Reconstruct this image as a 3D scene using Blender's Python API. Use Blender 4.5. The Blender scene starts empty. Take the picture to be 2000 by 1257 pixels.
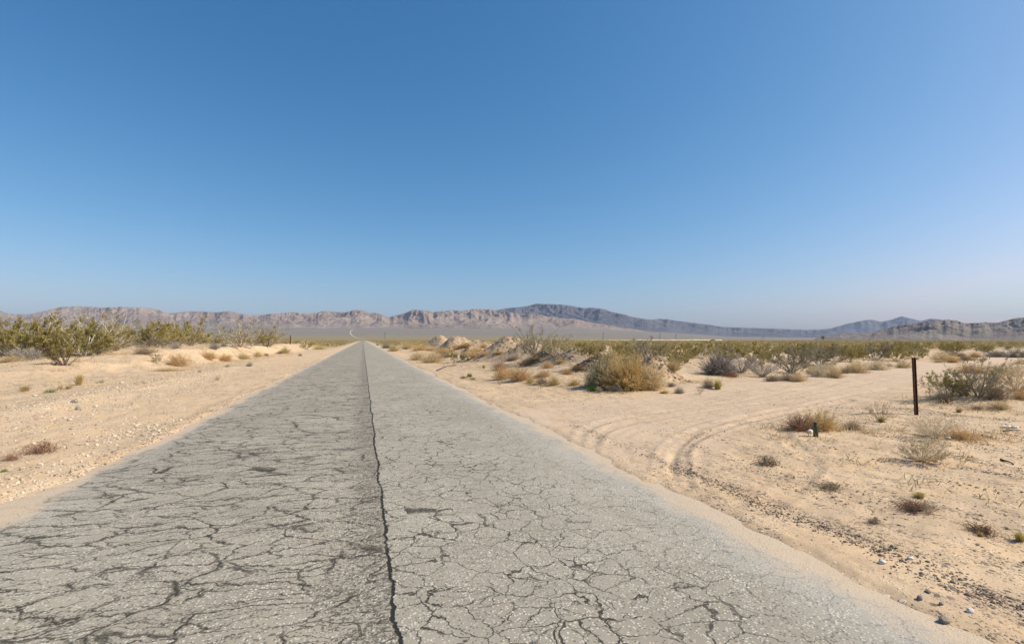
import bpy, math, numpy as np
from mathutils import Vector
S = bpy.context.scene
COL = S.collection
RNG = np.random.default_rng(7)
PI = math.pi

# ------------------------------------------------------------------ noise
_pr = np.random.default_rng(11)
_PERM = _pr.permutation(4096).astype(np.int64)
_GA = _pr.uniform(0, 2*PI, 4096)
_GX, _GY = np.cos(_GA), np.sin(_GA)
def perlin(x, y, seed=0):
    x = np.asarray(x, float) + seed*17.31; y = np.asarray(y, float) + seed*9.77
    xi = np.floor(x).astype(np.int64); yi = np.floor(y).astype(np.int64)
    xf = x-xi; yf = y-yi
    u = xf*xf*xf*(xf*(xf*6-15)+10); v = yf*yf*yf*(yf*(yf*6-15)+10)
    def g(ix, iy, dx, dy):
        h = _PERM[(_PERM[ix & 4095] + iy) & 4095]
        return _GX[h]*dx + _GY[h]*dy
    a = g(xi, yi, xf, yf); b = g(xi+1, yi, xf-1, yf)
    c = g(xi, yi+1, xf, yf-1); d = g(xi+1, yi+1, xf-1, yf-1)
    return (a+(b-a)*u)*(1-v) + (c+(d-c)*u)*v
def fbm(x, y, oct=4, seed=0, gain=.5):
    r = 0; a = 1.0
    for i in range(oct):
        r = r + a*perlin(x*2**i, y*2**i, seed+i*3); a *= gain
    return r
def ridged(x, y, oct=4, seed=0, gain=.5):
    r = 0; a = 1.0; t = 0
    for i in range(oct):
        r = r + a*(1-np.abs(perlin(x*2**i, y*2**i, seed+i*3))*1.6); t += a; a *= gain
    return r/t
def sst(a, b, x):
    t = np.clip((x-a)/(b-a), 0, 1); return t*t*(3-2*t)

# ------------------------------------------------------------------ camera geometry (photo pixels, 2000 wide)
H = 2.0; F = 1000.0; CX, CY = 1000.0, 628.5; HOR = 663.0
TH = math.atan((HOR-CY)/F)
cT, sT = math.cos(TH), math.sin(TH)
RD = np.array([-0.291, 1.0]); RD /= np.linalg.norm(RD)       # road heading
RN = np.array([RD[1], -RD[0]])                               # to the right of the road
def us(x, y): return x*RN[0]+y*RN[1], x*RD[0]+y*RD[1]
def xy(u, s): return u*RN[0]+s*RD[0], u*RN[1]+s*RD[1]
def ray(px, py):
    a = (px-CX)/F; b = (CY-py)/F
    d = np.array([a, cT - b*sT, sT + b*cT])
    return d/d[1]
def flat(px, py, z=0.0):
    d = ray(px, py); t = (z-H)/d[2]
    return d[0]*t, t

# ------------------------------------------------------------------ terrain
def polydist(x, y, P):
    best = np.full(np.shape(x), 1e9); side = np.zeros(np.shape(x))
    for (x0, y0), (x1, y1) in zip(P[:-1], P[1:]):
        dx, dy = x1-x0, y1-y0; L = dx*dx+dy*dy
        t = np.clip(((x-x0)*dx+(y-y0)*dy)/L, 0, 1)
        d = np.hypot(x-x0-t*dx, y-y0-t*dy)
        sg = np.sign((x-x0)*dy-(y-y0)*dx)
        m = d < best; best = np.where(m, d, best); side = np.where(m, sg, side)
    return best, side
def smooth(P, n=3):
    P = np.array(P, float)
    for _ in range(n):
        Q = [P[0]]
        for a, b in zip(P[:-1], P[1:]):
            Q += [a*.75+b*.25, a*.25+b*.75]
        Q.append(P[-1]); P = np.array(Q)
    return [tuple(p) for p in P]
DIRT = smooth([xy(3.4, 9.5), xy(5.5, 12.0), (8, 17.0), (13.5, 22.8), (23.4, 31), (34.7, 41), (49, 52), (76, 70), (160, 130)], 2)
def pxline(L): return smooth([flat(*p) for p in L], 2)
TRACKS = [
    pxline([(1118, 890), (1122, 865), (1140, 842), (1190, 822), (1290, 806), (1420, 788), (1560, 766), (1720, 734)]),
    pxline([(1150, 885), (1156, 860), (1180, 842), (1240, 826), (1330, 812), (1450, 795), (1590, 772), (1740, 740)]),
    pxline([(1302, 950), (1300, 915), (1306, 885), (1330, 858), (1390, 832), (1500, 806), (1640, 780), (1740, 760)]),
    pxline([(1330, 955), (1322, 915), (1326, 885), (1348, 862), (1410, 838), (1520, 811), (1660, 785)]),
    pxline([(1000, 800), (1150, 796), (1300, 790), (1430, 780), (1560, 758), (1700, 728)]),
    pxline([(1480, 1000), (1560, 950), (1590, 905), (1560, 880), (1520, 850), (1540, 825), (1620, 800)]),
    pxline([(1400, 1010), (1480, 1060), (1600, 1120), (1760, 1210)]),
]
# pixel x -> elevation of the top of the far alluvial slope
_E_PX = np.array([-900, 0, 600, 900, 1150, 1300, 1420, 1600, 1800, 2100, 2900.])
_E_V = np.array([.019, .021, .022, .022, .021, .014, .006, .0035, .000, -.001, -.001])
HUMMOCKS = []      # (x, y, radius, height) little sand hummocks under bushes
def base_far(x, y):
    r = np.hypot(x, y); D = np.where(y > .35*r, y, .35*r)
    px = CX + F*x/D
    px = np.where(y > .35*r, px, np.where(x > 0, 2900., -900.))
    e = np.interp(px, _E_PX, _E_V)
    z = -9*sst(900, 1900, r) 
    t = np.clip((D-2100)/7400, 0, 1.6)
    # the slope climbs slowly first and steeper towards the mountains
    ez = -0.0036 + (e+0.0036)*np.minimum(t, 1)**.85
    zf = 2 + D*ez
    w = sst(1700, 2500, r)
    return z*(1-w) + zf*w
def bank(u, s):
    top = (.26 + .88*sst(24, 50, s))*(1-sst(110, 170, s))*sst(-40, -5, s)
    edge = -13.2 + 1.6*perlin(s*.11, 0*s, 21) + .7*perlin(s*.4, 0*s, 22) + 2.0*sst(60, 100, s) - 3.2*(1-sst(28, 45, s))
    wid = 3.6 - 3.0*sst(44, 56, s)*(1-sst(78, 90, s))*sst(-.25, .05, perlin(s*.07, 0*s, 23))
    up = 1 - sst(0, 1, (u-(edge-wid*.5))/wid)
    down = 1 - .75*(1-sst(-60, -24, u))
    up = np.clip(up + .16*fbm(u*.5, s*.35, 4, 24, .6)*np.clip(up*4, 0, 1), 0, 1.25)
    return top*up*down
def height(x, y):
    x = np.asarray(x, float); y = np.asarray(y, float)
    r = np.hypot(x, y); u, s = us(x, y)
    near = 1-sst(150, 420, r)
    z = base_far(x, y)
    # the bed under the road and the ragged sand along its edges
    c = u-(-.04); a = np.abs(c)
    rag = .035*perlin(s*.9, u*2.2, 31)+.045*perlin(s*.22, u*.5, 32)+.022*perlin(s*3.1, u*5, 33)
    onroad = 1-sst(3.55, 4.15, a + rag*4.5)
    inroad = (s > -60) & (s < 1500)
    off = np.where(inroad, onroad, 0)
    rough = (.05*fbm(x*.35, y*.35, 3, 1)+.022*fbm(x*1.7, y*1.7, 3, 2))
    rough = rough + .012*ridged(x*3.1, y*3.1, 2, 8)*(1-sst(30, 60, r))
    d, side = polydist(x, y, DIRT)
    ondirt = (1-sst(2.6, 4.2, d))
    edgecalm = sst(3.9, 6.0, a)
    z = z + near*(1-off)*(rough*(1-.75*ondirt)*(.25+.75*edgecalm) + .028 + .35*rag*(1-edgecalm))
    z = z - .07*off*near - .3*off*(1-near)
    # left: windrow of graded gravel, then the sand bank
    wr = .17*np.exp(-((u+8.6+.5*perlin(s*.2, 0*s, 41))/.85)**2)*(1-sst(30, 55, s))*sst(-30, 2, s)
    z = z + wr + np.where(u < -5, bank(u, s), 0)
    be = .62*np.exp(-((u-12.6-.8*perlin(s*.09, 0*s, 66))/1.7)**2)*sst(18, 25, s)*(1-sst(88, 104, s))*(1+.7*perlin(s*.3, u*.3, 67))
    z = z + np.where(u > 6, be, 0)
    # right: bank on the far side of the dirt track
    far_side = sst(3.0, 6.5, d)*(side < 0)*sst(5.5, 9, u)*(s > 12)
    z = z + near*far_side*.32*(.7+.6*perlin(x*.25, y*.25, 51))
    z = z + near*sst(4.0, 9, d)*(side > 0)*sst(6, 9, u)*.10*(1+perlin(x*.5, y*.5, 52))
    for (hx, hy, hr, hh) in HUMMOCKS:
        q = ((x-hx)**2+(y-hy)**2)/hr**2
        z = z + hh*np.exp(-q)
    # wheel ruts
    m = (r < 60) & (u > 3.4)
    if np.any(m):
        dz = np.zeros(np.shape(x)); xm, ym = x[m], y[m]; acc = np.zeros(xm.shape)
        for i, T in enumerate(TRACKS):
            dd, _ = polydist(xm, ym, T)
            k = [1, 1, 1.5, 1.5, .6, .7, .6][i]
            acc += k*.6*(1+.8*perlin(xm*1.7+i*5, ym*1.7, 55))*(-.028*np.exp(-(dd/.13)**4) + .020*np.exp(-((dd-.22)/.07)**2))
        dz[m] = acc*sst(4.0, 4.6, us(xm, ym)[0]); z = z + dz
    return z
def h1(x, y): return float(height(np.array([x]), np.array([y]))[0])

# ------------------------------------------------------------------ mesh helpers
def mesh(name, V, Fc, mat=None, parent=None, smooth_=False, var=None, attrs=None, loc=None):
    V = np.ascontiguousarray(V, np.float32).reshape(-1, 3)
    if not isinstance(Fc, (list, tuple)): Fc = [Fc]
    Fc = [np.asarray(f, np.int32) for f in Fc if len(f)]
    me = bpy.data.meshes.new(name)
    me.vertices.add(len(V)); me.vertices.foreach_set('co', V.ravel())
    nf = sum(len(f) for f in Fc)
    tot = np.concatenate([np.full(len(f), f.shape[1], np.int32) for f in Fc])
    idx = np.concatenate([f.ravel() for f in Fc])
    me.loops.add(len(idx)); me.loops.foreach_set('vertex_index', idx)
    me.polygons.add(nf)
    st = np.concatenate([[0], np.cumsum(tot)[:-1]]).astype(np.int32)
    me.polygons.foreach_set('loop_start', st)
    me.polygons.foreach_set('use_smooth', np.full(nf, smooth_))
    if var is not None:
        at = me.attributes.new('var', 'FLOAT', 'FACE'); at.data.foreach_set('value', np.asarray(var, np.float32))
    for k, v in (attrs or {}).items():
        at = me.attributes.new(k, 'FLOAT', 'POINT'); at.data.foreach_set('value', np.asarray(v, np.float32))
    me.update(calc_edges=True); me.validate(verbose=False)
    if mat: me.materials.append(mat)
    o = bpy.data.objects.new(name, me); COL.objects.link(o)
    if parent: o.parent = parent
    if loc is not None: o.location = loc
    return o
def tag(o, label, cat, group=None, kind=None):
    if label: o['label'] = label
    if cat: o['category'] = cat
    if group: o['group'] = group
    if kind: o['kind'] = kind
    return o
def struct(o): o['kind'] = 'structure'; return o
def empty(name, loc=(0, 0, 0)):
    o = bpy.data.objects.new(name, None); COL.objects.link(o); o.location = loc
    o.empty_display_size = .2; return o
def grid_faces(nr, nc):
    i = np.arange(nr-1)[:, None]*nc + np.arange(nc-1)[None, :]
    i = i.ravel(); return np.stack([i, i+1, i+1+nc, i+nc], 1)
class Geo:
    def __init__(s): s.V = []; s.Q = []; s.T = []; s.vq = []; s.vt = []; s.n = 0
    def quads(s, V, Q, var):
        s.V.append(V.reshape(-1, 3)); s.Q.append(Q+s.n); s.vq.append(np.broadcast_to(var, (len(Q),)).astype(float)); s.n += V.reshape(-1, 3).shape[0]
    def build(s, name, mat, parent=None, smooth_=False):
        return mesh(name, np.concatenate(s.V), [np.concatenate(s.Q)], mat, parent, smooth_, np.concatenate(s.vq))
def tubes(g, P, R, var, sides=3):
    Sn, K, _ = P.shape
    T = np.gradient(P, axis=1); T /= np.linalg.norm(T, axis=2, keepdims=True)+1e-9
    ref = np.array([.31, .17, .93]); ref2 = np.array([.95, .2, -.1])
    A = np.cross(T, ref); bad = np.linalg.norm(A, axis=2, keepdims=True) < .15
    A = np.where(bad, np.cross(T, ref2), A); A /= np.linalg.norm(A, axis=2, keepdims=True)+1e-9
    B = np.cross(T, A)
    ang = np.arange(sides)*2*PI/sides
    V = P[:, :, None, :] + R[:, :, None, None]*(A[:, :, None, :]*np.cos(ang)[None, None, :, None]+B[:, :, None, :]*np.sin(ang)[None, None, :, None])
    s_ = np.arange(Sn)[:, None, None]*K*sides; k_ = np.arange(K-1)[None, :, None]*sides; j = np.arange(sides)[None, None, :]; j2 = (j+1) % sides
    Q = np.stack([s_+k_+j, s_+k_+j2, s_+k_+sides+j2, s_+k_+sides+j], -1).reshape(-1, 4)
    v = np.broadcast_to(np.asarray(var).reshape(-1, 1, 1), (Sn, K-1, sides)).reshape(-1)
    g.quads(V, Q, v)
def blades(g, P, W, var, rng):
    Sn, K, _ = P.shape
    T = P[:, -1]-P[:, 0]; r = rng.normal(size=(Sn, 3)); A = np.cross(T, r); A /= np.linalg.norm(A, axis=1, keepdims=True)+1e-9
    V = np.stack([P-A[:, None]*W[:, :, None], P+A[:, None]*W[:, :, None]], 2)
    s_ = np.arange(Sn)[:, None]*K*2; k_ = np.arange(K-1)[None]*2
    b = s_+k_
    Q = np.stack([b, b+1, b+3, b+2], -1).reshape(-1, 4)
    g.quads(V, Q, np.repeat(var, K-1))
def leaves(g, C, size, var, rng, ratio=.5):
    n = len(C); a = rng.normal(size=(n, 3)); a /= np.linalg.norm(a, axis=1, keepdims=True)
    b = np.cross(a, rng.normal(size=(n, 3))); b /= np.linalg.norm(b, axis=1, keepdims=True)+1e-9
    size = np.broadcast_to(size, (n,))[:, None]
    a = a*size*.5; b = b*size*.5*ratio
    V = np.stack([C-a, C+b, C+a, C-b], 1)
    Q = np.arange(n*4).reshape(n, 4)
    g.quads(V, Q, var)

# ------------------------------------------------------------------ materials
def newmat(name):
    m = bpy.data.materials.new(name); m.use_nodes = True
    nt = m.node_tree; nt.nodes.clear()
    out = nt.nodes.new('ShaderNodeOutputMaterial'); b = nt.nodes.new('ShaderNodeBsdfPrincipled')
    nt.links.new(b.outputs[0], out.inputs[0]); b.inputs['Roughness'].default_value = .9
    b.inputs['Specular IOR Level'].default_value = .15
    return m, nt, b
class N:
    """tiny node builder"""
    def __init__(s, nt): s.nt = nt
    def _in(s, sock, v):
        if isinstance(v, bpy.types.NodeSocket): s.nt.links.new(v, sock)
        elif v is not None:
            try: sock.default_value = v
            except Exception: sock.default_value = tuple(v)+(1,) if len(v) == 3 else v
    def math(s, op, a, b=None, c=None, clamp=False):
        n = s.nt.nodes.new('ShaderNodeMath'); n.operation = op; n.use_clamp = clamp
        s._in(n.inputs[0], a); s._in(n.inputs[1], b); s._in(n.inputs[2], c); return n.outputs[0]
    def mix(s, f, a, b, blend='MIX'):
        n = s.nt.nodes.new('ShaderNodeMix'); n.data_type = 'RGBA'; n.blend_type = blend; n.clamp_factor = True
        s._in(n.inputs[0], f)
        for i, v in ((6, a), (7, b)):
            if isinstance(v, bpy.types.NodeSocket): s.nt.links.new(v, n.inputs[i])
            else: n.inputs[i].default_value = tuple(v)+(1,)
        return n.outputs[2]
    def ramp(s, f, a, b, lo=0.0, hi=1.0):
        n = s.nt.nodes.new('ShaderNodeMapRange'); n.interpolation_type = 'SMOOTHSTEP'
        s._in(n.inputs[0], f); n.inputs[1].default_value = a; n.inputs[2].default_value = b
        n.inputs[3].default_value = lo; n.inputs[4].default_value = hi; return n.outputs[0]
    def noise(s, vec, scale, detail=3, rough=.55, col=False, dist=0):
        n = s.nt.nodes.new('ShaderNodeTexNoise'); s._in(n.inputs['Vector'], vec)
        n.inputs['Scale'].default_value = scale; n.inputs['Detail'].default_value = detail
        n.inputs['Roughness'].default_value = rough; n.inputs['Distortion'].default_value = dist
        return n.outputs['Color' if col else 'Fac']
    def voro(s, vec, scale, feature='F1', out='Distance', rnd=1.0):
        n = s.nt.nodes.new('ShaderNodeTexVoronoi'); n.feature = feature; s._in(n.inputs['Vector'], vec)
        n.inputs['Scale'].default_value = scale; n.inputs['Randomness'].default_value = rnd
        return n.outputs[out]
    def obj(s): return s.nt.nodes.new('ShaderNodeTexCoord').outputs['Object']
    def pos(s): return s.nt.nodes.new('ShaderNodeNewGeometry').outputs['Position']
    def attr(s, name):
        n = s.nt.nodes.new('ShaderNodeAttribute'); n.attribute_name = name; return n.outputs['Fac']
    def rnd(s): return s.nt.nodes.new('ShaderNodeObjectInfo').outputs['Random']
    def vscale(s, v, k):
        n = s.nt.nodes.new('ShaderNodeVectorMath'); n.operation = 'MULTIPLY'; s._in(n.inputs[0], v); n.inputs[1].default_value = k; return n.outputs[0]
    def vadd(s, a, b):
        n = s.nt.nodes.new('ShaderNodeVectorMath'); n.operation = 'ADD'; s._in(n.inputs[0], a); s._in(n.inputs[1], b); return n.outputs[0]
    def rot(s, v, ang, scl=(1, 1, 1)):
        n = s.nt.nodes.new('ShaderNodeMapping'); s._in(n.inputs['Vector'], v); n.inputs['Rotation'].default_value = (0, 0, ang); n.inputs['Scale'].default_value = scl; return n.outputs[0]
    def sep(s, v):
        n = s.nt.nodes.new('ShaderNodeSeparateXYZ'); s._in(n.inputs[0], v); return n.outputs
    def bump(s, h, strength, dist, normal=None):
        n = s.nt.nodes.new('ShaderNodeBump'); n.inputs['Strength'].default_value = strength; n.inputs['Distance'].default_value = dist
        s._in(n.inputs['Height'], h)
        if normal: s.nt.links.new(normal, n.inputs['Normal'])
        return n.outputs[0]
def L(nt, a, b): nt.links.new(a, b)

def plant_mat(name, c0, c1, rndamt=.35, transl=0):
    m, nt, b = newmat(name); n = N(nt)
    v = n.attr('var'); r = n.rnd()
    c = n.mix(v, c0, c1)
    k = n.math('MULTIPLY_ADD', r, rndamt, 1-rndamt/2)
    hsv = nt.nodes.new('ShaderNodeHueSaturation'); L(nt, c, hsv.inputs['Color']); L(nt, k, hsv.inputs['Value'])
    L(nt, hsv.outputs[0], b.inputs['Base Color'])
    b.inputs['Roughness'].default_value = .75
    if transl:
        t = nt.nodes.new('ShaderNodeBsdfTranslucent'); L(nt, hsv.outputs[0], t.inputs[0])
        mx = nt.nodes.new('ShaderNodeMixShader'); mx.inputs[0].default_value = transl
        L(nt, b.outputs[0], mx.inputs[1]); L(nt, t.outputs[0], mx.inputs[2])
        L(nt, mx.outputs[0], nt.nodes['Material Output'].inputs[0])
    return m
M = {}
M['stem_grey'] = plant_mat('bark_grey', (.28, .23, .17), (.52, .45, .34))
M['stem_dark'] = plant_mat('bark_dark', (.055, .04, .03), (.13, .10, .075))
M['stem_dead'] = plant_mat('bark_dead_grey', (.20, .17, .14), (.44, .39, .33))
M['olive'] = plant_mat('leaf_olive', (.22, .18, .048), (.47, .375, .115), .3, .3)
M['green'] = plant_mat('leaf_green', (.15, .165, .04), (.36, .35, .09), .25, .3)
M['greyolive'] = plant_mat('leaf_grey_olive', (.20, .17, .085), (.38, .33, .18), .25, .25)
M['sage'] = plant_mat('leaf_sage', (.26, .23, .165), (.46, .42, .32), .2, .15)
M['tan'] = plant_mat('straw_tan', (.44, .32, .16), (.72, .56, .33), .2, .2)
M['gold'] = plant_mat('straw_gold', (.42, .28, .10), (.72, .53, .24), .2, .2)
M['orange'] = plant_mat('straw_orange', (.42, .265, .12), (.70, .48, .25), .2, .2)
M['russet'] = plant_mat('twig_russet', (.20, .11, .065), (.42, .26, .16), .2, .1)
M['yellow'] = plant_mat('leaf_yellow', (.36, .28, .07), (.64, .53, .19), .2, .25)
M['fresh'] = plant_mat('leaf_fresh', (.06, .13, .02), (.20, .32, .06), .2, .25)
M['brown'] = plant_mat('twig_brown', (.20, .145, .09), (.42, .32, .21), .2, .1)
M['pale'] = plant_mat('straw_pale', (.50, .40, .25), (.75, .64, .45), .2, .2)

ANG = math.atan2(0.291, 1.0)     # road heading, counter-clockwise from +Y
def sand_nodes(nt, b, mound=False):
    n = N(nt); p = n.pos()
    pr = n.rot(p, -ANG)          # x = across the road, y = along it
    big = n.noise(p, .18, 4); mid = n.noise(p, 1.3, 4); fine = n.noise(p, 22, 4, .65)
    c = n.mix(n.ramp(big, .35, .68), (.590, .412, .238), (.530, .366, .218))
    c = n.mix(n.ramp(mid, .35, .72, 0, .55), c, (.610, .460, .300))
    c = n.mix(n.ramp(n.noise(pr, .55, 5, .7, dist=.8), .44, .62, 0, .75), c, (.465, .335, .215))
    c = n.mix(n.ramp(n.noise(n.vscale(pr, (1, .4, 1)), 2.4, 5, .7), .50, .66, 0, .65), c, (.435, .32, .215))
    c = n.mix(n.ramp(fine, .35, .72, 0, .45), c, (.38, .27, .17))
    # packed dirt of the turn-off and crushed soil in the wheel marks
    tk = n.attr('track'); td = n.attr('tread')
    c = n.mix(n.math('MULTIPLY', tk, n.ramp(n.noise(p, 1.1, 4, .65), .3, .62, .25, .85)), c, (.50, .375, .265))
    c = n.mix(n.math('MULTIPLY', td, n.ramp(n.noise(p, 7, 4, .7), .36, .56)), c, (.31, .22, .145))
    # streaks of trodden and washed soil that follow the road
    st = n.noise(n.vscale(pr, (1.7, .42, 1)), 1.6, 5, .62, dist=.6)
    st2 = n.noise(n.vscale(pr, (1.2, .5, 1)), 6, 4, .65)
    gv = n.attr('gravel'); pv = n.attr('pale')
    dens = n.math('MULTIPLY', gv, n.ramp(st, .42, .60))
    dens = n.math('MULTIPLY', dens, n.ramp(st2, .34, .55))
    hgt = n.math('MULTIPLY', fine, .35)
    for scale, wgt in ((34, 1.0), (15, .75), (70, .9)):
        cd = n.voro(p, scale, out='Color'); dist = n.voro(p, scale)
        rr = n.sep(cd)
        on = n.math('LESS_THAN', rr[0], n.math('MULTIPLY', dens, .62*wgt))
        blob = n.math('MULTIPLY', on, n.ramp(dist, .30, .48, 1, 0))
        dk = n.mix(rr[1], (.10, .075, .055), (.27, .20, .145))
        c = n.mix(n.math('MULTIPLY', blob, .85), c, dk)
        hgt = n.math('ADD', hgt, n.math('MULTIPLY', blob, .9))
        on2 = n.math('LESS_THAN', rr[2], n.math('MULTIPLY', pv, n.math('MULTIPLY', n.ramp(mid, .35, .6), .55*wgt)))
        bl2 = n.math('MULTIPLY', on2, n.ramp(dist, .28, .46, 1, 0))
        lt = n.mix(rr[0], (.38, .29, .21), (.68, .58, .46))
        c = n.mix(n.math('MULTIPLY', bl2, .8), c, lt)
        hgt = n.math('ADD', hgt, bl2)
    if mound: c = n.mix(n.ramp(n.noise(p, 1.1, 4, .6), .3, .7, .4, .85), c, (.40, .283, .178))
    # far off, low scrub litter covers the soil
    ol = n.attr('olive')
    pn = n.noise(p, .025, 4, .6); pn2 = n.noise(p, .35, 3, .6)
    oc = n.mix(n.ramp(pn, .38, .62), (.175, .140, .062), (.225, .178, .090))
    oc = n.mix(n.ramp(pn2, .45, .68), oc, (.29, .225, .13))
    c = n.mix(ol, c, oc)
    bj = n.attr('slope')
    wide = n.noise(n.vscale(p, (.0004, .0016, 1)), 1.0, 5, .6)
    bc = n.mix(n.ramp(wide, .36, .62), (.150, .127, .090), (.22, .182, .138))
    c = n.mix(bj, c, bc)
    L(nt, c, b.inputs['Base Color'])
    nb = n.bump(n.noise(p, 9, 4, .6), .35, .03)
    nb = n.bump(hgt, .7, .012, nb)
    L(nt, nb, b.inputs['Normal'])
M['sand'], _nt, _b = newmat('desert_sand'); sand_nodes(_nt, _b)
M['mound'], _nt, _b = newmat('spoil_soil'); sand_nodes(_nt, _b, True)

def road_nodes(nt, b):
    n = N(nt); p = n.obj(); x, y, z = n.sep(p)[:3]
    wob = n.math('MULTIPLY_ADD', n.noise(n.vscale(p, (0, 1, 0)), .55, 4, .65),   .20, -.10)
    wob = n.math('ADD', wob, n.math('MULTIPLY_ADD', n.noise(n.vscale(p, (0, 1, 0)), 8, 4, .7), .09, -.045))
    seam = n.math('SUBTRACT', n.math('SUBTRACT', x, .24), wob)
    left = n.math('LESS_THAN', seam, 0.0)
    big = n.noise(p, .5, 4, .6); mid = n.noise(n.vscale(p, (1, .5, 1)), 3, 4, .6)
    cL = n.mix(n.ramp(big, .35, .65), (.268, .234, .182), (.318, .279, .218))
    cR = n.mix(n.ramp(big, .35, .65), (.268, .235, .184), (.318, .282, .222))
    c = n.mix(left, cR, cL)
    # exposed stone chips
    v1 = n.voro(p, 50, out='Color'); d1 = n.voro(p, 50); r1 = n.sep(v1)
    v2 = n.voro(p, 27, out='Color'); d2 = n.voro(p, 27); r2 = n.sep(v2)
    worn = n.ramp(n.noise(p, 2.2, 4, .65), .33, .6)
    chip = n.math('MULTIPLY', n.math('LESS_THAN', r1[0], .42), n.ramp(d1, .3, .55, 1, 0))
    chip = n.math('MULTIPLY', chip, n.math('MULTIPLY_ADD', worn, .75, .25))
    c = n.mix(n.math('MULTIPLY', chip, .8), c, (.60, .545, .45))
    chip2 = n.math('MULTIPLY', n.math('LESS_THAN', r2[0], .16), n.ramp(d2, .2, .42, 1, 0))
    c = n.mix(n.math('MULTIPLY', n.math('MULTIPLY', chip2, worn), .7), c, (.58, .53, .44))
    pit = n.math('MULTIPLY', n.math('GREATER_THAN', r1[1], .76), n.ramp(d1, .3, .55, 1, 0))
    c = n.mix(n.math('MULTIPLY', pit, .62), c, (.075, .068, .055))
    # alligator cracks, right lane
    wv = n.noise(p, 2.4, 4, .62, col=True); wv2 = n.noise(p, .7, 2, .5, col=True)
    flk = n.sep(n.voro(p, 44, out='Color'))[0]
    flk2 = n.sep(n.voro(p, 90, out='Color'))[1]
    def grit(soft, k=.8): return n.math('MAXIMUM', n.math('LESS_THAN', flk, n.math('MULTIPLY', soft, k)), n.math('MULTIPLY', n.math('LESS_THAN', flk2, n.math('MULTIPLY', soft, k)), .9))
    wv3 = n.noise(p, 9, 3, .6, col=True)
    pw = n.vadd(n.vadd(p, n.vscale(wv3, (.07, .07, 0))), n.vadd(n.vscale(wv, (.34, .34, 0)), n.vscale(wv2, (.45, .45, 0))))
    amt = n.noise(p, .8, 3, .55)
    e1 = n.voro(n.vscale(pw, (1.35, 1.4, 0)), 2.4, 'DISTANCE_TO_EDGE')
    brk = n.ramp(n.noise(p, 1.6, 4, .65), .37, .46)
    core1 = n.math('MULTIPLY', n.ramp(n.math('SUBTRACT', e1, n.math('MULTIPLY', n.ramp(n.noise(p, 2.2, 3), .40, .66), .017)), .001, .016, 1, 0), brk)
    e2 = n.voro(n.vscale(pw, (1.0, 2.1, 0)), 3.6, 'DISTANCE_TO_EDGE')
    core2 = n.math('MULTIPLY', n.ramp(e2, .006, .026, .8, 0), n.ramp(n.noise(p, 1.1, 4, .6), .45, .54))
    sound = n.math('MULTIPLY', n.ramp(n.math('ADD', x, n.math('MULTIPLY_ADD', n.noise(p, .45, 4, .6), 3.2, -1.6)), 1.7, 3.0, 1, .12), n.ramp(n.noise(p, .33, 3, .5), .32, .5, .45, 1))
    coreR = n.math('MULTIPLY', n.math('MAXIMUM', core1, core2), sound)
    crR = n.math('MULTIPLY', grit(n.math('MULTIPLY', n.ramp(e1, .0, .045, 1, 0), brk), .36), .8)
    # left lane: broad crossways cracks, ravelled edges, loose dark grit
    e3 = n.voro(n.vscale(pw, (.85, 1.55, 0)), 1.6, 'DISTANCE_TO_EDGE')
    e4 = n.voro(n.vscale(pw, (.6, 2.1, 0)), 2.7, 'DISTANCE_TO_EDGE')
    wide = n.ramp(amt, .40, .70)
    s3 = n.ramp(n.math('SUBTRACT', e3, n.math('MULTIPLY', wide, .05)), .0, .055, 1, 0)
    s4 = n.math('MULTIPLY', n.ramp(e4, .0, .07, .85, 0), n.ramp(amt, .36, .5))
    core3 = n.math('MULTIPLY', n.math('MAXIMUM', n.ramp(e3, .006, .028, 1, 0), n.ramp(e4, .007, .034, .85, 0)), n.ramp(n.noise(p, 1.9, 4, .65), .38, .50))
    base_ = n.ramp(n.noise(n.vscale(p, (.5, 1.4, 1)), 1.6, 4, .65), .45, .72, .05, .24)
    crL = n.math('MAXIMUM', n.math('MULTIPLY', grit(n.math('MAXIMUM', n.math('MAXIMUM', s3, s4), base_), .30), .85), 0.0)
    lm = n.ramp(seam, -.08, .02, 1, 0)
    sel = n.math('MULTIPLY_ADD', lm, n.math('SUBTRACT', crL, crR), crR)
    core = n.math('MULTIPLY_ADD', lm, n.math('SUBTRACT', core3, coreR), coreR)
    core = n.math('MULTIPLY', core, n.ramp(n.noise(p, 40, 2, .6), .28, .5, .45, 1))
    # long seam and the rough strip beside it
    sw = n.math('MULTIPLY_ADD', n.noise(p, 6, 3, .65), .042, -.012)
    sm = n.ramp(n.math('SUBTRACT', n.math('ABSOLUTE', seam), sw), .0, .012, 1, 0)
    strip = n.math('MULTIPLY', n.ramp(seam, -.75, -.08, 0, 1), left)
    sp = grit(n.math('MULTIPLY', strip, n.ramp(n.noise(p, 2.6, 3), .3, .58, .35, 1)), .34)
    dark = n.math('MAXIMUM', sel, n.math('MULTIPLY', sp, .9))
    c = n.mix(n.math('MULTIPLY', dark, .78), c, (.066, .057, .044))
    c = n.mix(n.math('MULTIPLY', core, .92), c, (.034, .029, .022))
    dark = n.math('MAXIMUM', dark, core)
    sm = n.math('MULTIPLY', sm, n.ramp(n.noise(p, 1.7, 4, .65), .34, .46, .35, 1))
    c = n.mix(sm, c, (.030, .026, .021))
    # blown sand and pale dust along both edges
    ax = n.math('ABSOLUTE', n.math('ADD', x, .04))
    en = n.math('MULTIPLY_ADD', n.noise(n.vscale(p, (1, .35, 1)), 1.7, 5, .65), 1.5, -.75)
    dust = n.math('MULTIPLY', n.ramp(n.math('ADD', ax, en), 2.9, 4.0), n.ramp(x, -1, 1, .45, 1))
    c = n.mix(n.math('MULTIPLY', dust, .55), c, (.40, .375, .335))
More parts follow.
